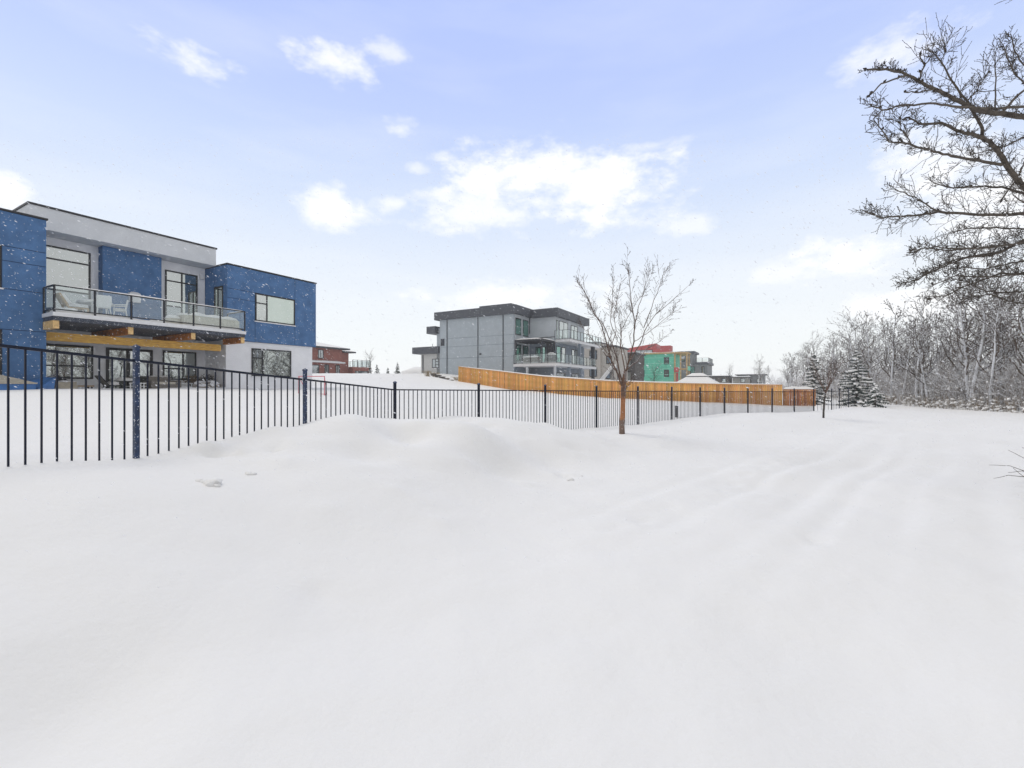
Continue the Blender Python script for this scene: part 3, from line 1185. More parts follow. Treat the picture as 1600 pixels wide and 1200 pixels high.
def lounge():
    c = HB.P(-5.45, -.25, DZ)
    t = thing('lounge_chair', 'tan framed lounge chair with white cushions at the left end of the balcony', 'chair', c)
    P = lambda x, y, z: HB.P(-5.42 + x * .82, -.25 + y * .82, DZ + z * .85)
    for y in (-.27, .27):
        mb = MB()
        mb.tube([P(-.42, y, .74), P(-.22, y, .34), P(.05, y, .02)], .03, 5)
        mb.tube([P(-.30, y, .02), P(-.18, y, .30), P(.45, y, .32)], .025, 5)
        mb.tube([P(.45, y, .32), P(.40, y, .0)], .025, 5)
        mb.build('side_frame', TANW, t)
    mb = MB()
    mb.hexa([P(-.20, -.26, .36), P(.46, -.26, .36), P(.46, .26, .36), P(-.20, .26, .36), P(-.20, -.26, .48), P(.44, -.26, .48), P(.44, .26, .48), P(-.20, .26, .48)])
    mb.build('seat_cushion', WHITEP, t)
    mb = MB()
    mb.hexa([P(-.18, -.26, .42), P(-.06, -.26, .46), P(-.06, .26, .46), P(-.18, .26, .42), P(-.44, -.26, .80), P(-.33, -.26, .84), P(-.33, .26, .84), P(-.44, .26, .80)])
    mb.build('back_cushion', WHITEP, t)
    mb = MB()
    mb.hexa([P(-.24, -.29, .36), P(-.19, -.29, .40), P(-.19, .29, .40), P(-.24, .29, .36), P(-.52, -.29, .84), P(-.46, -.29, .86), P(-.46, .29, .86), P(-.52, .29, .84)])
    mb.build('back_frame', TANW, t)


lounge()


def ottoman():
    c = HB.P(-2.45, -.6, DZ)
    t = thing('ottoman', 'round pale ottoman capped with snow, left of the balcony sofa', 'ottoman', c)
    mb = MB().tube([(c[0], c[1], c[2] - .03), (c[0], c[1], c[2] + .10), (c[0], c[1], c[2] + .24)], [.24, .27, .25], 14)
    mb.build('seat', CREAM, t)
    mb = MB().blob((c[0], c[1], c[2] + .25), (.28, .28, .14), rng, 12, 7, .07, flat=c[2] + .24)
    mb.build('snow_cap', SNOW, t, smooth=True)


ottoman()


def balcony_sofa():
    t = thing('outdoor_sofa', 'long beige outdoor sofa with snow along its back, at the right end of the balcony', 'sofa', HB.P(-1.05, -.75, DZ))
    fr = HB
    mb = MB()
    mb.fbox(fr, -2.05, -.08, -1.05, -.90, DZ - .02, DZ + .42)
    mb.build('backrest', CREAM, t)
    mb = MB().fbox(fr, -2.05, -.08, -.898, -.25, DZ - .02, DZ + .26)
    mb.build('seat', CREAM, t)
    for a0 in (-2.23, -.078):
        mb = MB().fbox(fr, a0, a0 + .178 if a0 < -1 else a0 + .06, -1.03, -.25, DZ - .02, DZ + .40)
        mb.build('armrest', CREAM, t)
    mb = MB()
    mb.pad(lambda u, v: fr.P(-2.07 + 1.99 * u, -1.07 + .19 * v, DZ + .42), .09, 26, 5, rng, edge=.2, rough=.5)
    mb.pad(lambda u, v: fr.P(-2.25 + .2 * u, -1.04 + .8 * v, DZ + .40), .09, 5, 9, rng, edge=.25, rough=.4)
    mb.pad(lambda u, v: fr.P(-2.05 + 1.97 * u, -.9 + .65 * v, DZ + .26), .12, 20, 8, rng, edge=.15, rough=.4)
    mb.build('snow_cap', SNOW, t, smooth=True)


balcony_sofa()

GZ = 1.47


def patio():
    fr = HB
    # blue-wrapped, beige-topped covered tub in front of the left wing
    t = thing('covered_tub', 'low tub with a ridged beige cover and blue tarp wrap, against the left blue wing', 'hot tub', fr.P(-7.0, -1.2, GZ))
    P = lambda a, b, z: fr.P(a, b, z)
    mb = MB()
    mb.fbox(fr, -8.9, -6.75, -1.9, -.55, GZ - .3, GZ + .22)
    mb.build('tarp_wrap', TARP, t)
    A0, A1, B0, B1 = -8.93, -6.72, -1.93, -.53
    ridge0, ridge1 = P(-8.1, -1.2, GZ + .52), P(-7.5, -1.2, GZ + .52)
    z = GZ + .222
    c = [P(A0, B0, z), P(A1, B0, z), P(A1, B1, z), P(A0, B1, z)]
    for k, q in enumerate(([c[0], c[1], ridge1, ridge0], [c[1], c[2], ridge1], [c[2], c[3], ridge0, ridge1], [c[3], c[0], ridge0])):
        mb = MB()
        low = [(p[0], p[1], p[2] - .03) for p in q]
        i = len(mb.v)
        mb.v += q + low
        n = len(q)
        mb.f.append(tuple(range(n)))
        mb.f.append(tuple(reversed(range(n, 2 * n))))
        for j in range(n):
            mb.f.append((j, (j + 1) % n, n + (j + 1) % n, n + j))
        mb.build('cover_panel', BEIGE, t)
    mb = MB()
    mb.hexa([P(-6.70, -1.9, GZ - .2), P(-6.30, -1.7, GZ - .2), P(-6.30, -.6, GZ - .2), P(-6.70, -.6, GZ - .2),
             P(-6.70, -1.9, GZ + .05), P(-6.22, -1.6, GZ + .40), P(-6.22, -.6, GZ + .43), P(-6.70, -.6, GZ + .25)])
    mb.build('tarp_fold', TARP, t)
    # dark folded cover with pale cushion
    t = thing('covered_grill', 'dark peaked cover over a low grill under the left lower window', 'grill', fr.P(-5.6, .7, GZ))
    mb = MB()
    mb.hexa([P(-5.9, .45, GZ - .2), P(-5.32, .45, GZ - .2), P(-5.32, .95, GZ - .2), P(-5.9, .95, GZ - .2),
             P(-5.88, .5, GZ + .32), P(-5.36, .5, GZ + .30), P(-5.36, .9, GZ + .30), P(-5.88, .9, GZ + .32)])
    mb.build('body', WICKER, t)
    mb = MB()
    a, b, c_, d = P(-5.95, .42, GZ + .322), P(-5.30, .42, GZ + .302), P(-5.30, .98, GZ + .302), P(-5.95, .98, GZ + .322)
    r0, r1 = P(-5.62, .55, GZ + .56), P(-5.55, .85, GZ + .56)
    mb.v += [a, b, c_, d, r0, r1]
    mb.f += [(0, 1, 4), (1, 2, 5, 4), (2, 3, 5), (3, 0, 4, 5), (3, 2, 1, 0)]
    mb.build('cover', DARKC, t)
    mb = MB()
    mb.pad(lambda u, v: P(-5.88 + .3 * u, .45 + .45 * v, GZ + .36 + .17 * u), .05, 6, 6, rng, edge=.3)
    mb.build('snow_cap', SNOW, t, smooth=True)

    def cushion_box(a0, a1, b0, b1, h, label, name, m, cat):
        t = thing(name, label, cat, fr.P((a0 + a1) / 2, (b0 + b1) / 2, GZ))
        mb = MB().fbox(fr, a0, a1, b0, b1, GZ - .2, GZ + h * .55)
        mb.build('base', m, t)
        mb = MB().fbox(fr, a0 + .02, a1 - .02, b0 + .02, b1 - .02, GZ + h * .555, GZ + h)
        mb.build('cushion', BEIGE, t)
        mb = MB()
        mb.pad(lambda u, v: fr.P(a0 + (a1 - a0) * u, b0 + (b1 - b0) * v, GZ + h), .05, 8, 6, rng, edge=.3)
        mb.build('snow_cap', SNOW, t, smooth=True)
    cushion_box(-5.71, -5.17, .1, .42, .27, 'beige cushioned footstool in front of the dark covered grill', 'footstool', BEIGE, 'stool')
    t = thing('coffee_table', 'low brown slatted table beside the beige footstool', 'table', fr.P(-4.84, .7, GZ))
    mb = MB().fbox(fr, -5.12, -4.56, .55, 1.0, GZ + .10, GZ + .15)
    mb.build('tabletop', TANW, t)
    for a in (-5.08, -4.62):
        for b in (.59, .94):
            MB().fbox(fr, a - .02, a + .02, b - .02, b + .02, GZ - .2, GZ + .098).build('leg', DARKC, t)

    def sling_chair(a0, label):
        t = thing('sling_chair', label, 'chair', fr.P(a0, .4, GZ))
        for y in (0, .5):
            mb = MB().tube([P(a0 - .30, .15 + y, GZ + .52), P(a0 - .02, .15 + y, GZ + .14), P(a0 + .34, .15 + y, GZ + .16), P(a0 + .36, .15 + y, GZ - .15)], .018, 5)
            mb.tube([P(a0 - .02, .15 + y, GZ + .14), P(a0 - .12, .15 + y, GZ - .15)], .018, 5)
            mb.build('side_frame', DARKC, t)
        mb = MB()
        mb.hexa([P(a0 - .02, .17, GZ + .13), P(a0 + .34, .17, GZ + .15), P(a0 + .34, .63, GZ + .15), P(a0 - .02, .63, GZ + .13), P(a0 - .02, .17, GZ + .15), P(a0 + .34, .17, GZ + .17), P(a0 + .34, .63, GZ + .17), P(a0 - .02, .63, GZ + .15)])
        mb.build('seat', WICKER, t)
        mb = MB()
        mb.hexa([P(a0 - .04, .17, GZ + .16), P(a0 - .02, .17, GZ + .17), P(a0 - .02, .63, GZ + .17), P(a0 - .04, .63, GZ + .16), P(a0 - .31, .17, GZ + .52), P(a0 - .29, .17, GZ + .53), P(a0 - .29, .63, GZ + .53), P(a0 - .31, .63, GZ + .52)])
        mb.build('backrest', WICKER, t)
        mb = MB()
        mb.pad(lambda u, v: P(a0 - .0 + .33 * u, .18 + .44 * v, GZ + .17), .12, 7, 6, rng, edge=.3)
        mb.build('snow_cushion', SNOW, t, smooth=True)
    sling_chair(-4.22, 'dark framed sling chair with snowy seat, left of the lower garden door')

    c = P(-3.53, .85, GZ)
    t = thing('side_table', 'small round table under a white snow dome in front of the garden door', 'table', c)
    MB().tube([(c[0], c[1], GZ + .30), (c[0], c[1], GZ + .33)], .30, 14).build('tabletop', DARKC, t)
    MB().tube([(c[0], c[1], GZ - .2), (c[0], c[1], GZ + .298)], .03, 6).build('pedestal', DARKC, t)
    MB().blob((c[0], c[1], GZ + .34), (.31, .31, .14), rng, 14, 7, .05, flat=GZ + .332).build('snow_cap', SNOW, t, smooth=True)

    t = thing('wicker_sofa', 'grey wicker sofa right of the garden door under the balcony', 'sofa', fr.P(-2.2, .9, GZ))
    MB().fbox(fr, -2.66, -1.86, .95, 1.12, GZ - .2, GZ + .52).build('backrest', WICKER, t)
    MB().fbox(fr, -2.66, -1.86, .35, .948, GZ - .2, GZ + .20).build('seat', WICKER, t)
    MB().fbox(fr, -2.60, -2.27, .38, .94, GZ + .202, GZ + .30).build('cushion', CREAM, t)
    MB().fbox(fr, -2.25, -1.92, .38, .94, GZ + .202, GZ + .30).build('cushion', CREAM, t)
    for a0 in (-2.80, -1.858):
        MB().fbox(fr, a0, a0 + .138, .35, 1.12, GZ - .2, GZ + .36).build('armrest', WICKER, t)
    mb = MB()
    mb.pad(lambda u, v: fr.P(-2.66 + .8 * u, .93 + .2 * v, GZ + .52), .05, 10, 4, rng, edge=.25)
    mb.build('snow_cap', SNOW, t, smooth=True)

    for k, (a0, lab) in enumerate(((-3.2, 'white slatted bench in front of the garden door'), (-1.55, 'white slatted bench left of the snowy boulders'))):
        t = thing('slatted_bench', lab, 'bench', fr.P(a0, .6, GZ))
        mb = MB()
        mb.fbox(fr, a0 - .32, a0 + .32, .42, .46, GZ + .22, GZ + .26)
        mb.fbox(fr, a0 - .32, a0 + .32, .42, .80, GZ + .10, GZ + .13)
        mb.build('frame', WHITEP, t)
        for j in range(6):
            aa = a0 - .28 + j * .112
            MB().fbox(fr, aa - .02, aa + .02, .425, .455, GZ - .1, GZ + .218).build('slat', WHITEP, t)

    # boulders with snow, right of the benches
    for k, (a, b, r, lab) in enumerate(((-1.12, .0, .34, 'broad snowy boulder at the left of the rock group by the house'), (-.62, .15, .38, 'largest snow-capped boulder of the group beside the house corner'),
                                        (-.85, -.45, .25, 'smallest boulder sunk in the snow in front of the group'), (-.30, .55, .30, 'rounded boulder nearest the house corner'))):
        c = P(a, b, GZ)
        mb = MB().blob((c[0], c[1], c[2] + .10), (r, r * .8, r * .72), rng, 11, 8, .14)
        o = mb.build('boulder', ROCK, None)
        tag(o, lab, 'boulder', 'boulders beside the blue house')
    # dry shrubs behind the boulders
    for k, (a, b, hh, lab) in enumerate(((-1.0, .9, .62, 'bare dry shrub behind the boulders under the right lower window'), (-.35, 1.1, .66, 'dark dry shrub against the white wall by the house corner'))):
        c = Vector(P(a, b, GZ))
        t = thing('dry_shrub', lab, 'shrub', c)
        mb = MB()
        mbl = MB()
        for j in range(60):
            an = rng.uniform(0, 6.28)
            sp = rng.uniform(.05, .42)
            e = c + Vector((math.cos(an) * sp, math.sin(an) * sp, hh * rng.uniform(.55, 1.05)))
            mid = c.lerp(e, .5) + Vector((rng.uniform(-.05, .05), rng.uniform(-.05, .05), .05))
            mb.tube([c + Vector((0, 0, -.1)), mid, e], [.008, .006, .003], 3, cap=False)
            for q in range(5):
                f = mid.lerp(e, rng.random())
                mbl.octa(f, (rng.uniform(-1, 1), rng.uniform(-1, 1), rng.uniform(-.4, 1)), rng.uniform(.04, .09), .018)
        mb.build('stems', TWIG, t)
        mbl.build('dry_leaves', mat('dry_leaf_%s' % 'ab'[k], (.17, .12, .07) if k == 0 else (.05, .045, .04), rough=.9, var=.4), t)


patio()


def hockey_net():
    m = mat('pink_red_pipe', (.62, .22, .26), rough=.5)
    c = (-8.0, 17.6, 1.25)
    t = thing('hockey_net', 'small red-pipe hockey net standing in the yard right of the blue house', 'hockey net', c)
    x0, x1, y = -8.25, -7.25, 17.6
    gz = h1(-7.7, 17.6) - .03
    zt = 1.97
    mb = MB().tube([(x0, y, gz), (x0, y, zt), (x1, y, zt), (x1, y, gz)], .024, 6)
    mb.build('goal_frame', m, t)
    mb = MB().tube([(x0, y, gz + .03), (x0 + .12, y + .5, gz + .03), (x1 - .12, y + .5, gz + .03), (x1, y, gz + .03)], .018, 5)
    mb.tube([(x0, y, zt), (x0 + .12, y + .5, gz + .05)], .014, 5)
    mb.tube([(x1, y, zt), (x1 - .12, y + .5, gz + .05)], .014, 5)
    mb.build('back_frame', m, t)
    nm = MB()
    w = .002
    for k in range(13):
        f = k / 12
        xa, xb = x0 + (x1 - x0) * f, x0 + .12 + (x1 - x0 - .24) * f
        nm.tube([(xa, y, zt), (xb, y + .5, gz + .05)], w, 3, False)
    for k in range(8):
        f = k / 8
        z_ = zt + (gz + .05 - zt) * f
        nm.tube([(x0 + .12 * f, y + .5 * f, z_), (x1 - .12 * f, y + .5 * f, z_)], w, 3, False)
    nm.build('netting', mat('white_net', (.7, .7, .72)), t)


hockey_net()


# ------------------------------------------------------------------ black metal fence
def black_fence():
    h = thing('metal_fence', 'black metal picket fence curving along the snow bank', 'fence', (FP[2].x, FP[2].y, 0))
    o0 = origin(h)
    me_p = MB().box(-.0068, .0068, -.0068, .0068, -1, 0).build('picket', FENCE_M)
    pm = me_p.data
    bpy.data.objects.remove(me_p)
    tmp = MB().box(-.024, .024, -.024, .024, -1.6, 0).build('post', POST_M)
    postm = tmp.data
    bpy.data.objects.remove(tmp)
    postm2 = postm.copy()
    postm2.materials[0] = FENCE_M
    tmp = MB()
    tmp.box(-.029, .029, -.029, .029, 0.0, .022)
    i = len(tmp.v)
    tmp.v += [(-.029, -.029, .0222), (.029, -.029, .0222), (.029, .029, .0222), (-.029, .029, .0222), (0, 0, .045)]
    tmp.f += [(i, i + 1, i + 4), (i + 1, i + 2, i + 4), (i + 2, i + 3, i + 4), (i + 3, i, i + 4)]
    tmp = tmp.build('cap', POST_M)
    capm = tmp.data
    bpy.data.objects.remove(tmp)
    tmp = MB().blob((0, 0, .03), (.027, .027, .025), rng, 7, 5, .12, flat=.02).build('snow_cap', SNOW)
    snowm = tmp.data
    bpy.data.objects.remove(tmp)
    n = 0
    rest = MB()
    for k in range(len(FP) - 1):
        a, b = FP[k], FP[k + 1]
        d = (b - a).normalized()
        ang = math.atan2(d.y, d.x)
        za, zb = rail_z(k), rail_z(k + 1)
        # rail
        nn = Vector((-d.y, d.x)) * .018
        p, q = a + d * .025, b - d * .025
        mb = MB()
        mb.hexa([(*(p - nn), za - .028), (*(q - nn), zb - .028), (*(q + nn), zb - .028), (*(p + nn), za - .028), (*(p - nn), za), (*(q - nn), zb), (*(q + nn), zb), (*(p + nn), za)])
        mb.build('rail', FENCE_M, h)
        npk = 20 if k < len(FP) - 4 else 4
        for j in range(1, npk + 1):
            f = j / (npk + 1)
            c = a + (b - a) * f
            zt = za + (zb - za) * f - .028
            zg = h1(c.x, c.y) - .12
            if k < 1:
                continue
            dist = c.length
            if n < 300:
                o = link_obj('picket', pm, h, (c.x - o0.x, c.y - o0.y, zt - .001))
                o.scale = (1, 1, zt - zg)
                o.rotation_euler.z = ang
                n += 1
            else:
                rest.box(c.x - .0068, c.x + .0068, c.y - .0068, c.y + .0068, zg, zt - .001)
    if rest.v:
        o = rest.build('pickets', FENCE_M, h)
        o['kind'] = 'stuff'
    for k, a in enumerate(FP):
        if k < 1:
            continue
        d = (FP[min(k + 1, len(FP) - 1)] - FP[max(k - 1, 0)]).normalized()
        ang = math.atan2(d.y, d.x)
        o = link_obj('post', postm if k < 4 else postm2, h, (a.x - o0.x, a.y - o0.y, rail_z(k) + .13))
        o.rotation_euler.z = ang
        c = link_obj('cap', capm, o, (0, 0, .0))


black_fence()


# ------------------------------------------------------------------ cedar fences
def plank_fence(name, label, pts_t, tops, bots, xy, m, pw=.142, stuff=None, snowcap=.07):
    """xy(t) -> plan position; planks are parts; cap rail with snow; posts at the back"""
    t0, t1 = pts_t[0], pts_t[-1]
    h = thing(name, label, 'fence', (*xy(t0), float(bots[0])))
    o0 = origin(h)
    me = MB().box(-pw / 2 + .003, pw / 2 - .003, -.01, .01, -1, 0).build('plank', m)
    pm = me.data
    bpy.data.objects.remove(me)
    n = int((t1 - t0) / pw)
    p0, p1 = Vector(xy(t0)), Vector(xy(t1))
    d = (p1 - p0).normalized()
    ang = math.atan2(d.y, d.x)
    for k in range(n):
        t = t0 + (k + .5) * (t1 - t0) / n
        zt = float(np.interp(t, pts_t, tops)) - rng.uniform(0, .012)
        zb = float(np.interp(t, pts_t, bots)) - .35
        x, y = xy(t)
        o = link_obj('plank', pm, h, (x - o0.x, y - o0.y, zt - .07 - o0.z))
        o.scale = (1, 1, zt - zb)
        o.rotation_euler.z = ang + rng.uniform(-.012, .012)
    nn = Vector((-d.y, d.x))
    mb = MB()
    snow = MB()
    m_ = len(pts_t) * 5
    ts = np.linspace(t0, t1, m_)
    for k in range(m_ - 1):
        a, b = Vector(xy(ts[k])), Vector(xy(ts[k + 1]))
        za, zb = float(np.interp(ts[k], pts_t, tops)), float(np.interp(ts[k + 1], pts_t, tops))
        w = nn * .045
        mb.hexa([(*(a - w), za - .068), (*(b - w), zb - .068), (*(b + w), zb - .068), (*(a + w), za - .068), (*(a - w), za), (*(b - w), zb), (*(b + w), zb), (*(a + w), za)])
    mb.build('cap_rail', m, h)
    snow.pad(lambda u, v: (*(Vector(xy(t0 + (t1 - t0) * u)) + nn * ((v - .5) * .13)), float(np.interp(t0 + (t1 - t0) * u, pts_t, tops))), snowcap, int((t1 - t0) * 5), 4, rng, edge=.3, rough=.45)
    snow.build('snow_cap', SNOW, h, smooth=True)
    for t in np.arange(t0 + .05, t1, 2.44):
        q = Vector(xy(t)) + d * .03
        q += (nn if nn.y > 0 else -nn) * .07
        zt = float(np.interp(t, pts_t, tops)) - .08
        MB().box(q.x - .045, q.x + .045, q.y - .045, q.y + .045, float(np.interp(t, pts_t, bots)) - .3, zt).build('post', m, h)


of_xy = lambda t: (OF0[0] + OFd[0] * t, OF0[1] + OFd[1] * t)
plank_fence('wooden_fence', 'long golden cedar board fence sloping down from the grey house', OF_T, OF_TOP, OF_BOT, of_xy, WOOD)
plank_fence('wooden_fence', 'short lower red-brown board fence section at the right end, by the spruces', [-2.08, -1.0, -.02], [1.36, 1.36, 1.36], [.04, .07, .10], of_xy, WOOD2, snowcap=.16)


# ------------------------------------------------------------------ grey house
def grey_house():
    fr = HG
    h = thing('grey_house', 'three-storey grey house with charcoal roof fascia and stacked glass balconies', 'house', fr.P(.5, .5, 3.0))
    fp = fr.P
    GB = .2
    a2, bv = 4.24, -2.908
    MB().fbox(fr, .5, 15, .5, 11.2, GB, 9.95).build('main_wall', GBLUE, h)
    MB().fbox(fr, a2, 13.7, bv, .498, 7.0, 9.95).build('upper_front_wall', GSIDE2, h)
    MB().fbox(fr, a2, 13.7, bv, .498, GB, 6.998).build('lower_front_wall', GBLUE, h)
    MB().fbox(fr, .9, 9, 11.2, 12.0, GB, 8.9).build('rear_wall', GSIDE, h)
    # siding joints as thin battens (dark lines between cladding sheets)
    SW = Plane(fr, 'b', .5)
    ys = (.52, 2.0, 5.40, 10.0, 11.18)
    zz = (GB, 5.0, 6.42, 7.45, 9.92)
    rects = []
    for i in range(4):
        for j in range(4):
            rects.append((ys[i], ys[i + 1], zz[j], zz[j + 1]))
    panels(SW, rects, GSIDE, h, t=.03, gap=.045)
    for b, w, z1 in ((1.93, .09, 9.75), (5.42, .06, 9.78), (10.02, .09, 9.78)):
        mb = MB()
        SW.box(mb, b - w / 2, b + w / 2, GB, z1, -.10, -.032)
        mb.build('downspout', DARKT, h)
    mb = MB()
    SW.box(mb, 10.45, 11.0, 6.6, 7.45, -.08, -.031)
    mb.build('wall_vent', DARKT, h)
    mb = MB()
    SW.box(mb, 4.95, 5.18, 5.28, 5.45, -.12, -.031)
    mb.build('wall_light', DARKT, h)
    FW = Plane(fr, 'a', .5)
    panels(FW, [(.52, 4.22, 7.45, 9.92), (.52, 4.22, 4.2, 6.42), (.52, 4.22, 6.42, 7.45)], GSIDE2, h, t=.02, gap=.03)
    mb = MB()
    FW.box(mb, 4.1, 4.2, 7.9, 9.75, -.1, -.022)
    mb.build('downspout', DARKT, h)
    V1 = Plane(fr, 'b', a2)
    mb = MB()
    V1.box(mb, -2.85, .35, 7.30, 7.38, -.06, -.002)
    mb.build('trim_band', DARKT, h)
    # fascias / roof
    r = MB().fbox(fr, 0.0, 15.3, 0.0, 11.7, 9.80, 10.76).build('roof', CHAR, h)
    r2 = MB().fbox(fr, 3.742, 14.33, -3.41, -.002, 9.72, 10.68).build('roof', CHAR, h)
    MB().fbox(fr, 1.6, 6.5, 1.5, 6.0, 10.80, 11.28).build('roof_hatch', CHAR, h)
    for (a0, a1, b0, b1, z) in ((0, 15.3, 0, 11.7, 10.76), (3.75, 14.33, -3.41, -.01, 10.68)):
        mb = MB()
        mb.pad(lambda u, v, a0=a0, a1=a1, b0=b0, b1=b1, z=z: fp(a0 + (a1 - a0) * u, b0 + (b1 - b0) * v, z), .09, 20, 14, rng, edge=.05)
        mb.build('roof_snow', SNOW, h, smooth=True)
    MB().fbox(fr, .2, 6, 11.702, 13.1, 8.2, 9.1).build('canopy', CHAR, h)
    # garage wing
    g = MB().fbox(fr, .9, 8, 11.3, 14.6, .8, 5.70).build('garage_wall', STONEW, h)
    MB().fbox(fr, .2, 8.4, 11.22, 15.5, 5.72, 6.56).build('garage_roof', CHAR, h)
    mb = MB()
    mb.pad(lambda u, v: fp(.2 + 8.2 * u, 11.22 + 4.2 * v, 6.56), .1, 10, 10, rng, edge=.08)
    mb.build('roof_snow', SNOW, h, smooth=True)
    MB().fbox(fr, .52, .88, 10.1, 11.25, .8, 7.4).build('stone_pier', STONEW, h)
    GW = Plane(fr, 'b', .9)
    window(GW, 11.65, 12.75, 3.92, 5.04, h, panes=[(11.65, 12.75, 3.92, 5.04, GREY_PANE)], vs=(12.2,), hs=((4.3, 11.65, 12.2), (4.68, 11.65, 12.2)), fw=.07)
    mb = MB()
    GW.box(mb, 14.2, 14.3, 3.3, 5.6, -.1, -.002)
    mb.build('downspout', DARKT, h)
    MB().tube([fp(2, 13.6, 6.6), fp(2, 13.6, 7.1)], .03, 6).build('roof_mast', DARKT, h)
    # side windows
    for (u0, u1, z0, z1) in ((.74, 2.05, 7.47, 9.40), (2.52, 3.87, 7.47, 9.40), (.74, 2.05, 4.45, 6.37), (2.52, 3.87, 4.45, 6.37)):
        window(Plane(fr, 'a', .478), u0, u1, z0, z1, h, panes=[(u0, u1, z0, z1, TEAL_PANE)], fw=.08, proud=.045)
    V2 = Plane(fr, 'a', bv)
    for (u0, u1, z0, z1, vs, m_) in ((4.5, 5.0, 7.1, 9.36, (), DARK_PANE), (5.35, 7.96, 7.1, 9.40, (6.7,), PALE_PANE), (8.99, 11.2, 7.1, 9.3, (10.1,), PALE_PANE),
                                     (4.50, 5.75, 4.3, 6.32, (), TEAL_PANE), (6.07, 7.2, 4.3, 6.3, (), PALE_PANE), (9.21, 11.84, 4.3, 6.25, (10.2,), PALE_PANE),
                                     (4.6, 7.2, 1.2, 3.2, (5.9,), GREY_PANE), (9.2, 11.5, 1.2, 3.2, (10.3,), GREY_PANE)):
        window(V2, u0, u1, z0, z1, h, panes=[(u0, u1, z0, z1, m_)], vs=vs, fw=.09, proud=.045)
    window(V1, -1.7, -.35, 4.3, 6.25, h, panes=[(-1.7, -.35, 4.3, 6.25, TEAL_PANE)], vs=(-1.0,), fw=.08, proud=.045)
    # upper balcony
    q = lambda a, b: Vector(fp(a, b)[:2])
    o = MB().fbox(fr, 4.0, 14.9, -4.9, bv - .03, 6.70, 6.98).build('upper_balcony_deck', PEAR, h)
    mb = MB()
    mb.pad(lambda u, v: fp(3.96 + 10.9 * u, -4.94 + 2.0 * v, 6.98), .12, 30, 8, rng, edge=.08)
    mb.build('deck_snow', SNOW, o, smooth=True)
    railing(h, [(q(4.04, bv - .05), q(4.04, -4.86)), (q(4.04, -4.86), q(14.8, -4.86))], 7.0, 8.08, 1.1, pw=.06, snowcap=False)
    # lower deck
    mb = MB()
    mb.fbox(fr, .22, 4.2, -4.9, .44, 3.78, 4.06)
    mb.fbox(fr, 4.2, 12.9, -4.9, bv - .03, 3.78, 4.06)
    o = mb.build('lower_deck', PEAR, h)
    mb = MB()
    mb.pad(lambda u, v: fp(.19 + 4.0 * u, -4.94 + 5.4 * v, 4.06), .16, 14, 18, rng, edge=.08)
    mb.pad(lambda u, v: fp(4.2 + 8.7 * u, -4.94 + 2.0 * v, 4.06), .14, 24, 8, rng, edge=.08)
    mb.build('deck_snow', SNOW, o, smooth=True)
    railing(h, [(q(.26, .40), q(.26, -4.86)), (q(.26, -4.86), q(12.8, -4.86))], 4.08, 5.14, 1.1, pw=.06, snowcap=False)
    # posts carrying the decks
    for a, b, z0, z1, w, m_ in ((.45, -4.6, GB, 3.77, .22, GSIDE2), (.45, -1.2, GB, 3.77, .22, GSIDE2), (4.3, -4.6, GB, 3.77, .3, GBLUE), (8.0, -4.6, GB, 3.77, .3, GBLUE), (12.4, -4.6, GB, 3.77, .35, DARKT),
                                (7.6, -4.6, 4.2, 6.69, .35, GBLUE), (12.4, -4.6, 4.2, 6.69, .45, DARKT), (11.6, -3.3, 4.2, 6.69, .4, GBLUE)):
        MB().fbox(fr, a - w / 2, a + w / 2, b - w / 2, b + w / 2, z0, z1).build('column', m_, h)
    # pergola on the lower deck
    mb = MB()
    pz = 6.80
    for (a0, a1, b0, b1) in ((.30, .42, -3.1, .30), (3.70, 3.82, -3.1, .30)):
        mb.fbox(fr, a0, a1, b0, b1, pz - .24, pz)
    for b0 in (-3.1, .19):
        mb.fbox(fr, .42, 3.70, b0, b0 + .11, pz - .24, pz - .002)
    for k in range(7):
        b0 = -2.7 + k * .42
        mb.fbox(fr, .42, 3.70, b0, b0 + .05, pz - .16, pz - .004)
    pg = mb.build('pergola_roof', DARKC, h)
    for a, b in ((.36, -3.04), (.36, .2), (3.76, -3.04)):
        MB().fbox(fr, a - .07, a + .07, b - .07, b + .07, 4.1, pz - .242).build('pergola_post', DARKC, h)
    mb = MB()
    for (a0, a1, b0, b1) in [(.28, .44, -3.12, .32), (3.68, 3.84, -3.12, .32), (.44, 3.68, -3.12, -2.97)] + [(.44, 3.68, -2.71 + k * .42, -2.63 + k * .42) for k in range(7)]:
        mb.pad(lambda u, v, a0=a0, a1=a1, b0=b0, b1=b1: fp(a0 + (a1 - a0) * u, b0 + (b1 - b0) * v, pz + .002), .09, 8, 8, rng, edge=.3)
    mb.build('snow_cap', SNOW, pg, smooth=True)
    mb = MB().fbox(fr, 3.3, 3.66, -2.9, -2.2, 4.1, 6.5)
    mb.build('privacy_screen', DARKC, h)
    # furniture on that deck
    t = thing('wicker_sofa', 'brown wicker sofa with snow on the grey house deck under the pergola', 'sofa', fp(1.2, -1.3, 4.2))
    wb = mat('brown_wicker', (.10, .075, .06), rough=.85, var=.4, scale=30)
    MB().fbox(fr, 1.0, 1.25, -2.4, -.3, 4.15, 4.82).build('backrest', wb, t)
    MB().fbox(fr, 1.252, 1.95, -2.4, -.3, 4.15, 4.52).build('seat', wb, t)
    mb = MB()
    mb.pad(lambda u, v: fp(.95 + .35 * u, -2.45 + 2.2 * v, 4.82), .14, 5, 12, rng, edge=.2)
    mb.pad(lambda u, v: fp(1.25 + .7 * u, -2.4 + 2.1 * v, 4.52), .16, 6, 12, rng, edge=.2)
    mb.build('snow_cap', SNOW, t, smooth=True)
    c = fp(1.5, -3.7, 4.15)
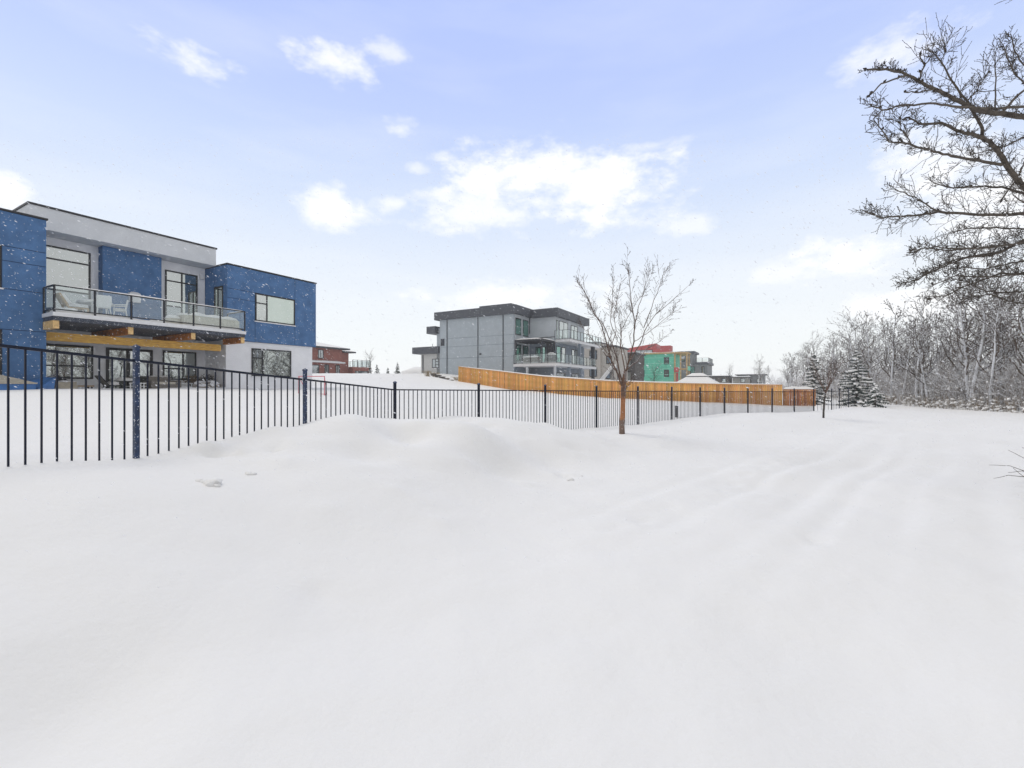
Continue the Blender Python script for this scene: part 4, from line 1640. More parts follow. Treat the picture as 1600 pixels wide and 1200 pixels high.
    t = thing('covered_fire_bowl', 'round dark covered bowl with a snow cap at the corner of the grey house deck', 'fire bowl', c)
    mb = MB().blob((c[0], c[1], c[2] + .52), (.66, .66, .58), rng, 14, 9, .05, flat=c[2])
    mb.build('cover', DARKC, t, smooth=True)
    mb = MB().blob((c[0], c[1], c[2] + .85), (.56, .56, .32), rng, 14, 8, .06, flat=c[2] + .90)
    mb.build('snow_cap', SNOW, t, smooth=True)


grey_house()


# ------------------------------------------------------------------ stone steps, stakes, dead grass, boulders near the fence's left end
def steps_and_tufts():
    t = thing('garden_steps', 'dark timber steps in the snow at the high end of the cedar fence', 'steps', (-6.6, 47.2, 2.2))
    m = mat('step_timber', (.10, .09, .085), rough=.8, var=.3)
    for k in range(6):
        f = k / 5
        x = -8.3 + 2.2 * f
        y = 48.4 - .2 * f
        z = 2.93 - .85 * f
        mb = MB().box(x - .22, x + .30, y - .7, y + .6, z - .25, z)
        s = mb.build('step', m, t)
        mb = MB()
        mb.pad(lambda u, v, x=x, y=y, z=z: (x - .2 + .48 * u, y - .55 + 1.1 * v, z), .07, 4, 6, rng, edge=.3)
        mb.build('snow_cap', SNOW, s, smooth=True)
    gm = mat('dead_grass', (.34, .26, .15), rough=.9, var=.3)
    for k, (px, Y, h_, lab) in enumerate(((668, 49, .75, 'left clump of dead tan grass on the snow mound by the grey house'), (680, 48, .6, 'right clump of dead tan grass nearer the timber steps'), (714, 49.5, .5, 'thin dead grass tuft at the left end of the cedar fence'))):
        x = (px - 800) / F * Y
        z = h1(x, Y)
        mb = MB()
        for j in range(42):
            an, sp = rng.uniform(0, 6.28), rng.uniform(.1, .75)
            b = (x + rng.uniform(-.25, .25), Y + rng.uniform(-.25, .25), z - .05)
            mb.tube([b, (b[0] + math.cos(an) * sp * .5, b[1] + math.sin(an) * sp * .5, z + h_ * .7), (b[0] + math.cos(an) * sp, b[1] + math.sin(an) * sp, z + h_ * rng.uniform(.6, 1))], [.014, .010, .005], 3, False)
        tag(mb.build('dead_grass_tuft', gm), lab, 'grass tuft', 'dead grass tufts by the grey house')
    # short stake behind the black fence
    x, Y = (1057 - 800) / F * 19.0, 19.0
    z = h1(x, Y)
    mb = MB().box(x - .05, x + .05, Y - .05, Y + .05, z - .3, EYE - (634 - CY) / F * Y)
    tag(mb.build('marker_stake', mat('grey_stake', (.12, .12, .12))), 'short grey marker stake in the snow behind the black fence', 'stake')


steps_and_tufts()


# ------------------------------------------------------------------ far houses
def simple_block(fr, h, a0, a1, b0, b1, z0, z1, m, name='wall'):
    return MB().fbox(fr, a0, a1, b0, b1, z0, z1).build(name, m, h)


def flat_roof(fr, h, a0, a1, b0, b1, z, t, m, over=.4, snow=.12):
    r = MB().fbox(fr, a0 - over, a1 + over, b0 - over, b1 + over, z, z + t).build('roof', m, h)
    mb = MB()
    mb.pad(lambda u, v: fr.P(a0 - over + (a1 - a0 + 2 * over) * u, b0 - over + (b1 - b0 + 2 * over) * v, z + t), snow, 8, 8, rng, edge=.08)
    mb.build('roof_snow', SNOW, r, smooth=True)
    return r


def far_houses():
    dk = DARKT
    # red brick-coloured house on the left
    RED = mat('red_siding', (.28, .10, .075), rough=.8, var=.2, scale=3)
    fr = Fr(-28.0, 75)          # origin at the front-right corner of the tall block
    h = thing('red_house', 'dark red house with snowy low roof beyond the blue house', 'house', fr.P(0, 0, 3.4))
    simple_block(fr, h, -12, 0, 0, 9, 2.5, 7.75, RED)
    simple_block(fr, h, .002, 2.6, 1.5, 8, 2.5, 7.45, RED)
    simple_block(fr, h, 2.602, 6.8, .5, 8, 2.5, 4.85, RED)
    # low hip roofs
    for (a0, a1, b0, b1, z, hh) in ((-13, .9, -.9, 10, 7.76, 1.5), (.902, 3.6, .8, 9, 7.46, .5)):
        mb = MB()
        v = [fr.P(a0, b0, z), fr.P(a1, b0, z), fr.P(a1, b1, z), fr.P(a0, b1, z)]
        w = min(a1 - a0, b1 - b0) / 2
        t0, t1 = fr.P(a0 + w, (b0 + b1) / 2, z + hh), fr.P(a1 - w, (b0 + b1) / 2, z + hh)
        if a1 - a0 < b1 - b0:
            t0, t1 = fr.P((a0 + a1) / 2, b0 + w, z + hh), fr.P((a0 + a1) / 2, b1 - w, z + hh)
        eave = [(p[0], p[1], p[2] - .22) for p in v]
        mb.v += eave + v
        mb.f += [(3, 2, 1, 0)] + [(j, (j + 1) % 4, 4 + (j + 1) % 4, 4 + j) for j in range(4)]
        e = mb.build('eave', dk, h)
        mb = MB()
        up = [(p[0], p[1], p[2] + .002) for p in v]
        mb.v += up + [t0, t1]
        if a1 - a0 < b1 - b0:
            mb.f += [(0, 1, 4), (1, 2, 5, 4), (2, 3, 5), (3, 0, 4, 5)]
        else:
            mb.f += [(0, 1, 5, 4), (1, 2, 5), (2, 3, 4, 5), (3, 0, 4)]
        mb.build('roof', SNOW, h)
    pl = Plane(fr, 'a', 0)
    for u0, u1, z0, z1 in ((-6.9, -5.7, 5.9, 7.3), (-4.6, -3.6, 5.9, 7.3), (-8.2, -4.4, 3.4, 4.9), (-3.4, -2.6, 3.2, 5.0), (-1.3, -.5, 3.3, 5.0)):
        window(pl, u0, u1, z0, z1, h, panes=[(u0, u1, z0, z1, GREY_PANE)], fw=.12, vs=((u0 + u1) / 2,), proud=.05)
    mb = MB().fbox(fr, -9, -.2, -1.0, -.002, 5.25, 5.45)
    bb = mb.build('porch_roof', PEAR, h)
    flat = MB()
    flat.pad(lambda u, v: fr.P(-9 + 8.8 * u, -1.0 + v, 5.45), .12, 10, 3, rng, edge=.1)
    flat.build('roof_snow', SNOW, bb, smooth=True)
    q = lambda a, b: Vector(fr.P(a, b)[:2])
    railing(h, [(q(2.7, .6), q(6.7, .6)), (q(6.7, .6), q(6.7, 7))], 4.9, 6.1, 1.1, pw=.08, snowcap=False)
    pl = Plane(fr, 'a', .5)
    window(pl, 3.1, 5.9, 3.3, 4.2, h, panes=[(3.1, 5.9, 3.3, 4.2, GREY_PANE)], fw=.1, vs=(4.0, 5.0))

    # teal sheathed house under construction
    TEAL = mat('teal_sheathing', (.12, .54, .38), rough=.7, var=.14, scale=1.2)
    TAPE = mat('pale_seam_tape', (.30, .62, .52), rough=.6)
    LUM = mat('raw_lumber', (.52, .36, .17), rough=.8, var=.3, scale=3)
    REDP = mat('red_wrap', (.50, .075, .075), rough=.6, var=.15)
    # side wall: plane a = 0, from b=9.9 (left) to b=0 (right, near corner)
    fr = Fr(36.6 - .0, 100.0)
    h = thing('unfinished_house', 'teal sheathed house under construction with raw lumber porch', 'house', fr.P(0, 0, 2))
    simple_block(fr, h, 0, 8, 1.0, 11.2, .5, 8.75, TEAL)
    simple_block(fr, h, -.5, 6, 11.202, 14, .5, 6.0, TEAL)
    S = Plane(fr, 'b', 0)
    for z in (2.9, 4.15, 5.4, 6.65, 7.9):
        mb = MB()
        S.box(mb, 1.02, 11.15, z - .05, z + .05, -.03, -.002)
        mb.build('seam_tape', TAPE, h)
    MB().fbox(fr, -.5, 8.5, -.6, 11.6, 8.752, 9.05).build('roof', LUM, h)
    mb = MB()
    mb.pad(lambda u, v: fr.P(-.5 + 9 * u, -.6 + 12.2 * v, 9.05), .15, 8, 8, rng, edge=.08)
    mb.build('roof_snow', SNOW, h, smooth=True)
    for u0, u1, z0, z1 in ((2.0, 3.1, 6.4, 8.0), (2.0, 3.1, 3.6, 5.2), (7.4, 8.2, 6.3, 7.9), (7.4, 8.2, 3.6, 5.2)):
        window(S, u0, u1, z0, z1, h, panes=[(u0, u1, z0, z1, DARK_PANE)], fw=.12, hs=((z0 + z1) / 2,), proud=.05)
    window(Plane(fr, 'b', -.5), 11.5, 13.6, 3.4, 5.4, h, panes=[(11.5, 13.6, 3.4, 5.4, DARK_PANE)], fw=.15, vs=(12.5,))
    # porch framing on the right
    for a, b in ((.15, -.4), (.15, .8), (4.0, -1.6), (.2, -1.7)):
        MB().fbox(fr, a - .14, a + .14, b - .14, b + .14, .5, 8.75).build('porch_post', LUM, h)
    MB().fbox(fr, -.1, 4.4, -1.9, -.62, 8.70, 9.0).build('porch_beam', LUM, h)
    MB().fbox(fr, .3, 4.2, -1.8, .98, 5.2, 5.45).build('porch_floor', LUM, h)
    MB().fbox(fr, .3, 4.2, -1.86, -1.80, 5.0, 6.0).build('porch_parapet', TEAL, h)
    MB().fbox(fr, -.02, .28, .0, .95, 4.6, 5.7).build('red_panel', REDP, h)
    MB().fbox(fr, .3, .4, .1, .6, .5, 4.5).build('red_door_panel', REDP, h)

    # red house behind
    fr = Fr(38.5, 118)
    h = thing('red_wrapped_house', 'bright red wrapped house rising behind the teal one', 'house', fr.P(0, 0, 2))
    simple_block(fr, h, 0, 8, 0, 10.5, .5, 11.3, REDP)
    mb = MB()      # sloping upper volume
    mb.hexa([fr.P(.4, 1.2, 11.302), fr.P(7, 1.2, 11.302), fr.P(7, 9.6, 11.302), fr.P(.4, 9.6, 11.302),
             fr.P(.4, 1.2, 12.75), fr.P(7, 1.2, 12.5), fr.P(7, 9.6, 11.5), fr.P(.4, 9.6, 11.6)])
    mb.build('upper_storey', REDP, h)
    window(Plane(fr, 'b', 0), 2.0, 6.5, 9.7, 11.1, h, panes=[(2.0, 6.5, 9.7, 11.1, GREY_PANE)], fw=.15, vs=(3.5, 5.0))
    simple_block(fr, h, .002, 3, -2.5, -.002, .5, 12.0, REDP)

    # grey block house at right of the teal one
    GC = mat('mid_grey_block', (.21, .225, .235), rough=.8, var=.12, scale=2)
    k_ = 1.20
    fr = Fr(40.8 * k_, 95 * k_)
    zk = lambda z: 1.6 + (z - 1.6) * k_
    h = thing('grey_block_house', 'mid-grey flat-roofed house with roof terrace right of the teal house', 'house', fr.P(0, 0, 2))
    simple_block(fr, h, 0, 10, 0, 7.2, .5, zk(6.1), GC)
    simple_block(fr, h, -.4, 7, 3.4, 9, zk(6.1) + .002, zk(8.5), GC, 'upper_storey')
    MB().fbox(fr, -.9, 7.5, 2.9, 9.6, zk(8.5) + .002, zk(8.95)).build('roof', CHAR, h)
    MB().fbox(fr, -.3, 10.2, -.4, 2.88, zk(6.1) + .002, zk(6.6)).build('terrace_slab', CHAR, h)
    q = lambda a, b: Vector(fr.P(a, b)[:2])
    railing(h, [(q(-.2, 2.7), q(-.2, -.3)), (q(-.2, -.3), q(8, -.3))], zk(6.6), zk(7.5), 1.3, pw=.09, snowcap=False)
    S = Plane(fr, 'b', 0)
    window(S, 2.9, 4.1, zk(3.9), zk(5.7), h, panes=[(2.9, 4.1, zk(3.9), zk(5.7), GREY_PANE)], fw=.15)
    window(S, .7, 1.4, zk(3.4), zk(5.7), h, panes=[(.7, 1.4, zk(3.4), zk(5.7), DARK_PANE)], fw=.15)
    window(Plane(fr, 'b', -.4), 5.2, 7.0, zk(6.8), zk(8.0), h, panes=[(5.2, 7.0, zk(6.8), zk(8.0), GREY_PANE)], fw=.15)

    # dark brown house left of the teal one
    BR = mat('dark_brown_cladding', (.075, .065, .06), rough=.8, var=.3, scale=2)
    LG = mat('light_grey_cladding', (.36, .37, .38), rough=.8, var=.08)
    fr = Fr(23.8, 88)
    h = thing('dark_brown_house', 'dark brown and grey flat-roofed house left of the teal one', 'house', fr.P(0, 0, 2))
    simple_block(fr, h, 0, 7, 0, 3.6, .5, 7.8, BR)
    simple_block(fr, h, -.2, 7, 3.602, 6.0, .5, 7.8, LG)
    flat_roof(fr, h, 0, 7, 0, 6.0, 7.81, .3, dk, over=.3)
    S = Plane(fr, 'b', 0)
    window(S, .7, 2.9, 5.2, 7.2, h, panes=[(.7, 2.9, 5.2, 7.2, DARK_PANE)], fw=.15, vs=(1.8,))
    window(S, .7, 2.9, 2.2, 4.4, h, panes=[(.7, 2.9, 2.2, 4.4, DARK_PANE)], fw=.15, vs=(1.8,))

    # beige house between the grey one and the brown one
    BE = mat('beige_stucco', (.46, .43, .39), rough=.85, var=.08)
    fr = Fr(17.6, 78)
    h = thing('beige_house', 'tall narrow beige house beside the grey one, behind the bare tree', 'house', fr.P(0, 0, 2))
    simple_block(fr, h, 0, 8, 0, 2.4, .5, 8.3, BE)
    simple_block(fr, h, -.4, 8, 2.402, 5.5, .5, 9.0, BE)
    flat_roof(fr, h, 0, 8, 0, 1.9, 8.31, .25, dk, over=.3)
    flat_roof(fr, h, -.4, 8, 2.9, 5.5, 9.01, .25, dk, over=.4)
    S = Plane(fr, 'b', 0)
    window(S, .5, 1.5, 5.4, 6.8, h, panes=[(.5, 1.5, 5.4, 6.8, DARK_PANE)], fw=.15)
    window(S, .7, 1.6, 2.8, 4.2, h, panes=[(.7, 1.6, 2.8, 4.2, DARK_PANE)], fw=.15)
    window(Plane(fr, 'b', -.4), 3.0, 4.4, 6.2, 7.8, h, panes=[(3.0, 4.4, 6.2, 7.8, DARK_PANE)], fw=.15, vs=(3.7,))
    window(Plane(fr, 'b', -.4), 3.0, 4.4, 3.2, 4.8, h, panes=[(3.0, 4.4, 3.2, 4.8, DARK_PANE)], fw=.15, vs=(3.7,))
    # snow slide / play frame in front of it
    t = thing('play_slide', 'snow-covered play slide with a dark frame behind the cedar fence', 'slide', (13.0, 62, 1.5))
    MB().tube([(11.0, 62, 1.4), (11.8, 62, 1.9), (13.6, 62, 4.2), (14.2, 62, 4.3)], .25, 8).build('chute', SNOW, t)
    for x, y in ((13.6, 61.6), (14.4, 61.6), (13.6, 62.6), (14.4, 62.6)):
        MB().tube([(x + .3, y, 1.0), (x, y, 4.5)], .06, 6).build('leg', dk, t)

    # gazebo with snow-covered two-tier roof
    gc = (18.2, 44.6)
    gz = h1(*gc)
    t = thing('gazebo', 'gazebo with a two-tier snow-covered roof behind the cedar fence', 'gazebo', (*gc, gz))
    A, B = fr.A, fr.B
    corner = lambda r, z, sx, sy: (gc[0] + r * (sx * A[0] + sy * B[0]), gc[1] + r * (sx * A[1] + sy * B[1]), z)
    sg = ((-1, -1), (1, -1), (1, 1), (-1, 1))
    for (r0, z0, r1, z1) in ((1.85, 1.88, .85, 2.52), (.95, 2.55, .45, 2.85)):
        mb = MB()
        mb.hexa([corner(r0, z0, *s) for s in sg] + [corner(r1, z1, *s) for s in sg])
        mb.build('roof', SNOW, t)
        mb = MB()
        mb.hexa([corner(r0 - .02, z0 - .10, *s) for s in sg] + [corner(r0 - .02, z0 - .002, *s) for s in sg])
        mb.build('eave', dk, t)
    for s in sg:
        c = corner(1.7, 0, *s)
        MB().box(c[0] - .06, c[0] + .06, c[1] - .06, c[1] + .06, gz - .2, 1.78).build('post', dk, t)

    # three low houses far right
    specs = (('far_house', 'far brown low house right of the gazebo', (52.6, 110), 9, 5.3, 4.1, (.16, .14, .13), .5),
             ('far_house', 'far pale low house with snowy roof between the brown and grey ones', (55.2, 106), 6, 3.4, 3.9, (.30, .29, .27), .3),
             ('far_house', 'far grey house partly hidden by the first aspens', (62.3, 112), 8, 6.2, 4.6, (.25, .26, .27), .35))
    for nme, lab, o, da, db, zt, c, rt in specs:
        fr = Fr(*o)
        h = thing(nme, lab, 'house', fr.P(0, 0, 1))
        m_ = mat('far_wall_%d' % int(zt * 10), c, rough=.85, var=.1)
        simple_block(fr, h, 0, da, 0, db, .3, zt - .3, m_)
        flat_roof(fr, h, 0, da, 0, db, zt - .29, rt * .5, dk, over=.5, snow=.15)
        S = Plane(fr, 'b', 0)
        window(S, .8, 1.8, 2.4, 3.4, h, panes=[(.8, 1.8, 2.4, 3.4, DARK_PANE)], fw=.12)
        if db > 4:
            window(S, 3.0, 4.0, 2.4, 3.4, h, panes=[(3.0, 4.0, 2.4, 3.4, DARK_PANE)], fw=.12)
    # snow heap on the far mound left
    mb = MB().blob((-16.5, 84, 3.2), (4.2, 3, 1.9), rng, 16, 9, .08, flat=2.8)
    tag(mb.build('snow_heap', SNOW, None, smooth=True), 'large rounded heap of snow between the red and grey houses', 'snow heap')


far_houses()


# ------------------------------------------------------------------ trees
BARK_D = mat('dark_bark', (.055, .045, .040), rough=.9, var=.35, scale=12, bump=.3, snow=.5, snow_at=.62)
BARK_BR = mat('orange_brown_bark', (.20, .085, .035), rough=.6, var=.55, scale=5, stretch=(2, 2, 7), bump=.4, bscale=22, base2=(.30, .14, .07), snow=.55, snow_dir=(.3, -.4, .6), snow_at=.62)
def banded_bark():
    m = BARK_BR
    nt = m.node_tree
    N, L = nt.nodes.new, nt.links.new
    bs = nt.nodes['Principled BSDF']
    old = bs.inputs['Base Color'].links[0].from_socket
    tc = N('ShaderNodeTexCoord')
    sp = N('ShaderNodeSeparateXYZ')
    L(tc.outputs['Object'], sp.inputs[0])
    nz = N('ShaderNodeTexNoise')
    nz.inputs['Scale'].default_value = 9
    L(tc.outputs['Object'], nz.inputs['Vector'])
    ad = N('ShaderNodeMath')
    ad.operation = 'MULTIPLY_ADD'
    L(nz.outputs[0], ad.inputs[0])
    ad.inputs[1].default_value = .35
    L(sp.outputs[2], ad.inputs[2])
    rp = N('ShaderNodeValToRGB')
    e = rp.color_ramp.elements
    e[0].position, e[0].color = .0, (.16, .13, .115, 1)
    e[1].position, e[1].color = .27, (.16, .13, .115, 1)
    for p, c in ((.30, (.42, .17, .06, 1)), (.55, (.36, .14, .05, 1)), (.60, (.07, .045, .035, 1)), (1.0, (.09, .05, .035, 1))):
        q = e.new(p)
        q.color = c
    sc = N('ShaderNodeMath')
    sc.operation = 'MULTIPLY'
    sc.inputs[1].default_value = .5
    L(ad.outputs[0], sc.inputs[0])
    L(sc.outputs[0], rp.inputs[0])
    mx = N('ShaderNodeMix')
    mx.data_type = 'RGBA'
    mx.inputs['Factor'].default_value = .72
    L(old, mx.inputs['A'])
    L(rp.outputs[0], mx.inputs['B'])
    L(mx.outputs['Result'], bs.inputs['Base Color'])


banded_bark()
BRANCH_BR = mat('brown_branch', (.12, .072, .052), rough=.8, var=.35, scale=9, snow=.6, snow_at=.55)
ASPEN_T = mat('aspen_bark', (.22, .205, .18), rough=.85, var=.45, scale=4, stretch=(1, 1, 2.2), bump=.3, snow=.92, snow_dir=(-.75, -.45, .45), snow_at=.46)
ASPEN_C = mat('aspen_branch', (.085, .060, .043), rough=.9, var=.35, scale=6, snow=.8, snow_dir=(-.4, -.4, .8), snow_at=.52)
POP = mat('poplar_branch', (.095, .078, .063), rough=.85, var=.4, scale=14, bump=.3)
POPBUD = mat('poplar_bud', (.035, .025, .02), rough=.8, var=.4, scale=30)
BRUSH = mat('brush_twigs', (.18, .138, .105), rough=.9, var=.35, scale=2, snow=.85, snow_dir=(-.4, -.4, .8), snow_at=.34)
BRUSH2 = mat('tan_brush', (.22, .17, .12), rough=.9, var=.35, scale=2, snow=.8, snow_at=.45)
NEEDLE = mat('spruce_needles', (.020, .042, .032), rough=.8, var=.4, scale=3)
NEEDLE_TRUNK = mat('spruce_bark', (.07, .055, .045), rough=.9)


def rvec(r):
    return Vector((r.gauss(0, 1), r.gauss(0, 1), r.gauss(0, 1))).normalized()


def limb(mb, p, d, L, r0, r1, n, r, wander=.12, up=.05, sides=5):
    """wandering tapered tube; returns list of (point, direction, radius)"""
    pts, rad, out = [Vector(p)], [r0], []
    d = Vector(d).normalized()
    for k in range(n):
        d = (d + rvec(r) * wander + Vector((0, 0, up))).normalized()
        q = pts[-1] + d * (L / n)
        pts.append(q)
        rad.append(r0 + (r1 - r0) * (k + 1) / n)
        out.append((q.copy(), d.copy(), rad[-1]))
    mb.tube(pts, rad, sides, cap=False)
    return out


def side_dir(d, ang, r):
    ax = d.cross(rvec(r))
    if ax.length < 1e-4:
        ax = Vector((1, 0, 0))
    return (Matrix.Rotation(ang, 3, ax.normalized()) @ d).normalized()


def aspen(seed, height, lean):
    r = random.Random(seed)
    tr, cr = MB(), MB()
    d = Vector((lean[0], lean[1], 1)).normalized()
    r0 = .055 + .012 * height * .8
    st = limb(tr, (0, 0, -.3), d, height * .93, r0, .018, 16, r, .075, .02, 7)
    st = [s for s in st]
    for i, (p, dd, rr) in enumerate(st):
        f = (i + 1) / len(st)
        if f < .28:
            continue
        for k in range(r.choice((1, 2, 2))):
            L = height * (.36 - .20 * f) * r.uniform(.6, 1.25)
            bd = side_dir(dd, r.uniform(.5, 1.0), r)
            bd.z = max(bd.z, .15)
            sub = limb(cr, p, bd, L, max(.018, rr * .6), .011, 5, r, .30, .12, 4)
            for (q, qd, qr) in sub[1:]:
                for j in range(r.choice((1, 1, 2))):
                    L2 = L * r.uniform(.22, .5)
                    t = limb(cr, q, side_dir(qd, r.uniform(.5, 1.1), r), L2, .012, .006, 3, r, .3, .12, 3)
                    for (w, wd, wr) in t:
                        if r.random() < .75:
                            cr.octa(w, wd + rvec(r) * .6, r.uniform(.07, .17), r.uniform(.022, .05))
                        if r.random() < .3:
                            t3 = limb(cr, w, side_dir(wd, .7, r), L2 * .5, .007, .004, 2, r, .3, .1, 3)
                            cr.octa(t3[-1][0], t3[-1][1], r.uniform(.05, .11), r.uniform(.014, .03))
    root = thing('aspen_tree', 'bare aspen', 'tree')
    tr.build('trunk', ASPEN_T, root, smooth=True)
    cr.build('crown', ASPEN_C, root)
    return root


ASP = [aspen(100, 8.2, (-.10, .02)), aspen(101, 8.6, (.04, .05)), aspen(102, 7.6, (-.22, -.04)), aspen(103, 8.0, (.12, 0)), aspen(104, 7.0, (-.30, .05)), aspen(105, 8.8, (0, -.04))]


def forest():
    r = random.Random(5)
    # edge of the wood: polyline on the ground, trees stand on it and behind it (to the right)
    edge = [(29.5, 19), (29.0, 25), (29.8, 31), (31.5, 38), (35.0, 48), (43.0, 68), (54.0, 95)]
    first = [True] * len(ASP)

    def place(k, x, y, s, rz, label, group=None):
        if first[k]:
            o = ASP[k]
            first[k] = False
        else:
            o = copy_tree(ASP[k])
        o.location = (x, y, h1(x, y))
        o.rotation_euler = (0, 0, rz)
        o.scale = (s, s, s)
        o['label'] = label
        o['group'] = 'aspens along the edge of the wood'
        return o
    # individually recognisable front trees
    front = [(29.6, 25.8, 4, 1.05, .35, 'leaning aspen with white snowy trunk at the far right of the wood edge'),
             (30.0, 28.4, 2, 1.0, .15, 'pale trunked aspen leaning left, nearest the brush strip in the middle right'),
             (30.6, 30.3, 0, 1.06, .0, 'aspen with a thick white trunk standing among the leaning ones'),
             (30.9, 33.6, 4, .95, .1, 'strongly left-leaning pale aspen right of the small spruce'),
             (31.4, 34.6, 2, .98, -.2, 'aspen leaning beside the strongly leaning one'),
             (34.5, 46, 1, 1.0, .6, 'upright aspen behind the big snowy spruce'),
             (33.0, 42, 3, 1.02, 2.2, 'aspen rising right of the top of the big spruce'),
             (52.5, 97, 5, .86, 1.0, 'leftmost aspen of the wood, beside the far grey house'), (54.6, 99, 1, .8, 2.0, 'second aspen from the left end of the wood, by the far grey house')]
    for x, y, k, s, rz, lab in front:
        place(k, x, y, s, rz, lab)
    n = 0
    pts = []
    tries = 0
    while n < 92 and tries < 5000:
        tries += 1
        f = r.random() ** .75
        t = f * (len(edge) - 1)
        i = min(int(t), len(edge) - 2)
        a, b = Vector(edge[i]), Vector(edge[i + 1])
        p = a + (b - a) * (t - i)
        depth = r.uniform(.4, 17) * (1 if r.random() < .7 else .35)
        q = p + Vector((depth, depth * .12))
        if any((q - w).length < 1.25 for w in pts):
            continue
        pts.append(q)
        place(r.randrange(len(ASP)), q.x, q.y, r.uniform(.82, 1.12) * (1.2 if q.x / q.y > .95 else 1 if q.y < 60 else .92), r.uniform(-.5, .5) + (math.pi if r.random() < .25 else 0),
              'bare grey aspen at the far left of the wood, beyond the cedar fence' if q.x / q.y < .68 else 'bare grey aspen in the wood right behind the snowy spruces' if q.x / q.y < .80 else
              'bare grey aspen in the middle of the wood, right of the spruces' if q.x / q.y < .95 else 'bare grey aspen in the right part of the wood under the dark poplar branches')
        n += 1


forest()


def mesh_arrays(me):
    v = np.empty(len(me.vertices) * 3)
    me.vertices.foreach_get('co', v)
    return v.reshape(-1, 3), [tuple(p.vertices) for p in me.polygons]


def far_wood():
    """woods too deep to tell apart, one mass"""
    r = random.Random(9)
    V, Fc, off = [], [], 0
    arr = []
    for k in (1, 2, 3):
        for ch in ASP[k].children:
            arr.append((k, *mesh_arrays(ch.data)))
    edge = [(30.5, -22), (30, -8), (29.5, 8), (29.5, 19), (29.0, 25), (29.8, 31), (31.5, 38), (35.0, 48), (43.0, 68), (54.0, 95), (64, 120)]
    for n in range(84):
        t = r.random() * (len(edge) - 1) if n < 46 else r.random() * 2.95
        i = min(int(t), len(edge) - 2)
        a, b = Vector(edge[i]), Vector(edge[i + 1])
        p = a + (b - a) * (t - i)
        dep = r.uniform(16, 42) if n < 46 else r.uniform(0, 20)
        x, y = p.x + dep, p.y + dep * (.3 if n < 46 else .05)
        z = h1(x, y)
        s, an = r.uniform(.85, 1.15), r.uniform(0, 6.28)
        c, sn = math.cos(an), math.sin(an)
        kk = r.choice((1, 2, 3))
        for k, v, f in arr:
            if k != kk:
                continue
            w = np.column_stack([(v[:, 0] * c - v[:, 1] * sn) * s + x, (v[:, 0] * sn + v[:, 1] * c) * s + y, v[:, 2] * s + z])
            V.append(w)
            Fc.extend([tuple(q + off for q in ff) for ff in f])
            off += len(v)
    me = bpy.data.meshes.new('far_wood')
    me.from_pydata(np.concatenate(V).tolist(), [], Fc)
    me.materials.append(ASPEN_C)
    tag(link_obj('far_wood', me), 'deep part of the bare wood behind the front aspens', kind='stuff')


far_wood()


def brush():
    r = random.Random(21)
    edge = [(30, -20), (29.3, 0), (28.6, 14), (28.3, 20), (28.2, 25), (29.2, 31), (30.9, 38), (34.4, 48), (42.2, 68), (53, 95)]
    for name, m, cnt, d0, d1, hmin, hmax, lab in (('brush_thicket', BRUSH, 5000, .8, 14, 1.4, 3.3, 'thick bare grey brush between the aspen trunks'),
                                                  ('snowy_grass_strip', BRUSH2, 1500, -.3, 1.6, .3, .95, 'low tan grass and twigs holding snow along the edge of the wood')):
        mb = MB()
        sn = MB()
        for n in range(cnt):
            t = r.random() ** .9 * (len(edge) - 1)
            i = min(int(t), len(edge) - 2)
            a, b = Vector(edge[i]), Vector(edge[i + 1])
            p = a + (b - a) * (t - i)
            dep = d0 + (d1 - d0) * r.random() ** 1.5
            x, y = p.x + dep, p.y + dep * .12
            z = .08
            hh = r.uniform(hmin, hmax)
            d = Vector((r.gauss(0, .28), r.gauss(0, .28), 1))
            st = limb(mb, (x, y, z - .1), d, hh, .013 if hmax > 2 else .009, .006, 4, r, .16, .03, 3)
            for (q, qd, qr) in st[1:]:
                for j in range(3 if hmax > 2 else 2):
                    limb(mb, q, side_dir(qd, r.uniform(.5, 1.2), r), hh * r.uniform(.14, .36), .008, .005, 2, r, .3, .03, 3)
            if r.random() < (.35 if hmax > 2 else .8):
                q = r.choice(st)[0]
                sn.blob((q.x, q.y, q.z), (r.uniform(.05, .16), r.uniform(.05, .12), r.uniform(.03, .07)), r, 5, 4, .3)
        tag(mb.build(name, m), lab, kind='stuff')
        tag(sn.build('snow_on_' + ('brush' if hmax > 2 else 'grass'), SNOW), 'small clumps of snow caught in the ' + ('brush of the wood' if hmax > 2 else 'grass along the wood'), kind='stuff')


brush()


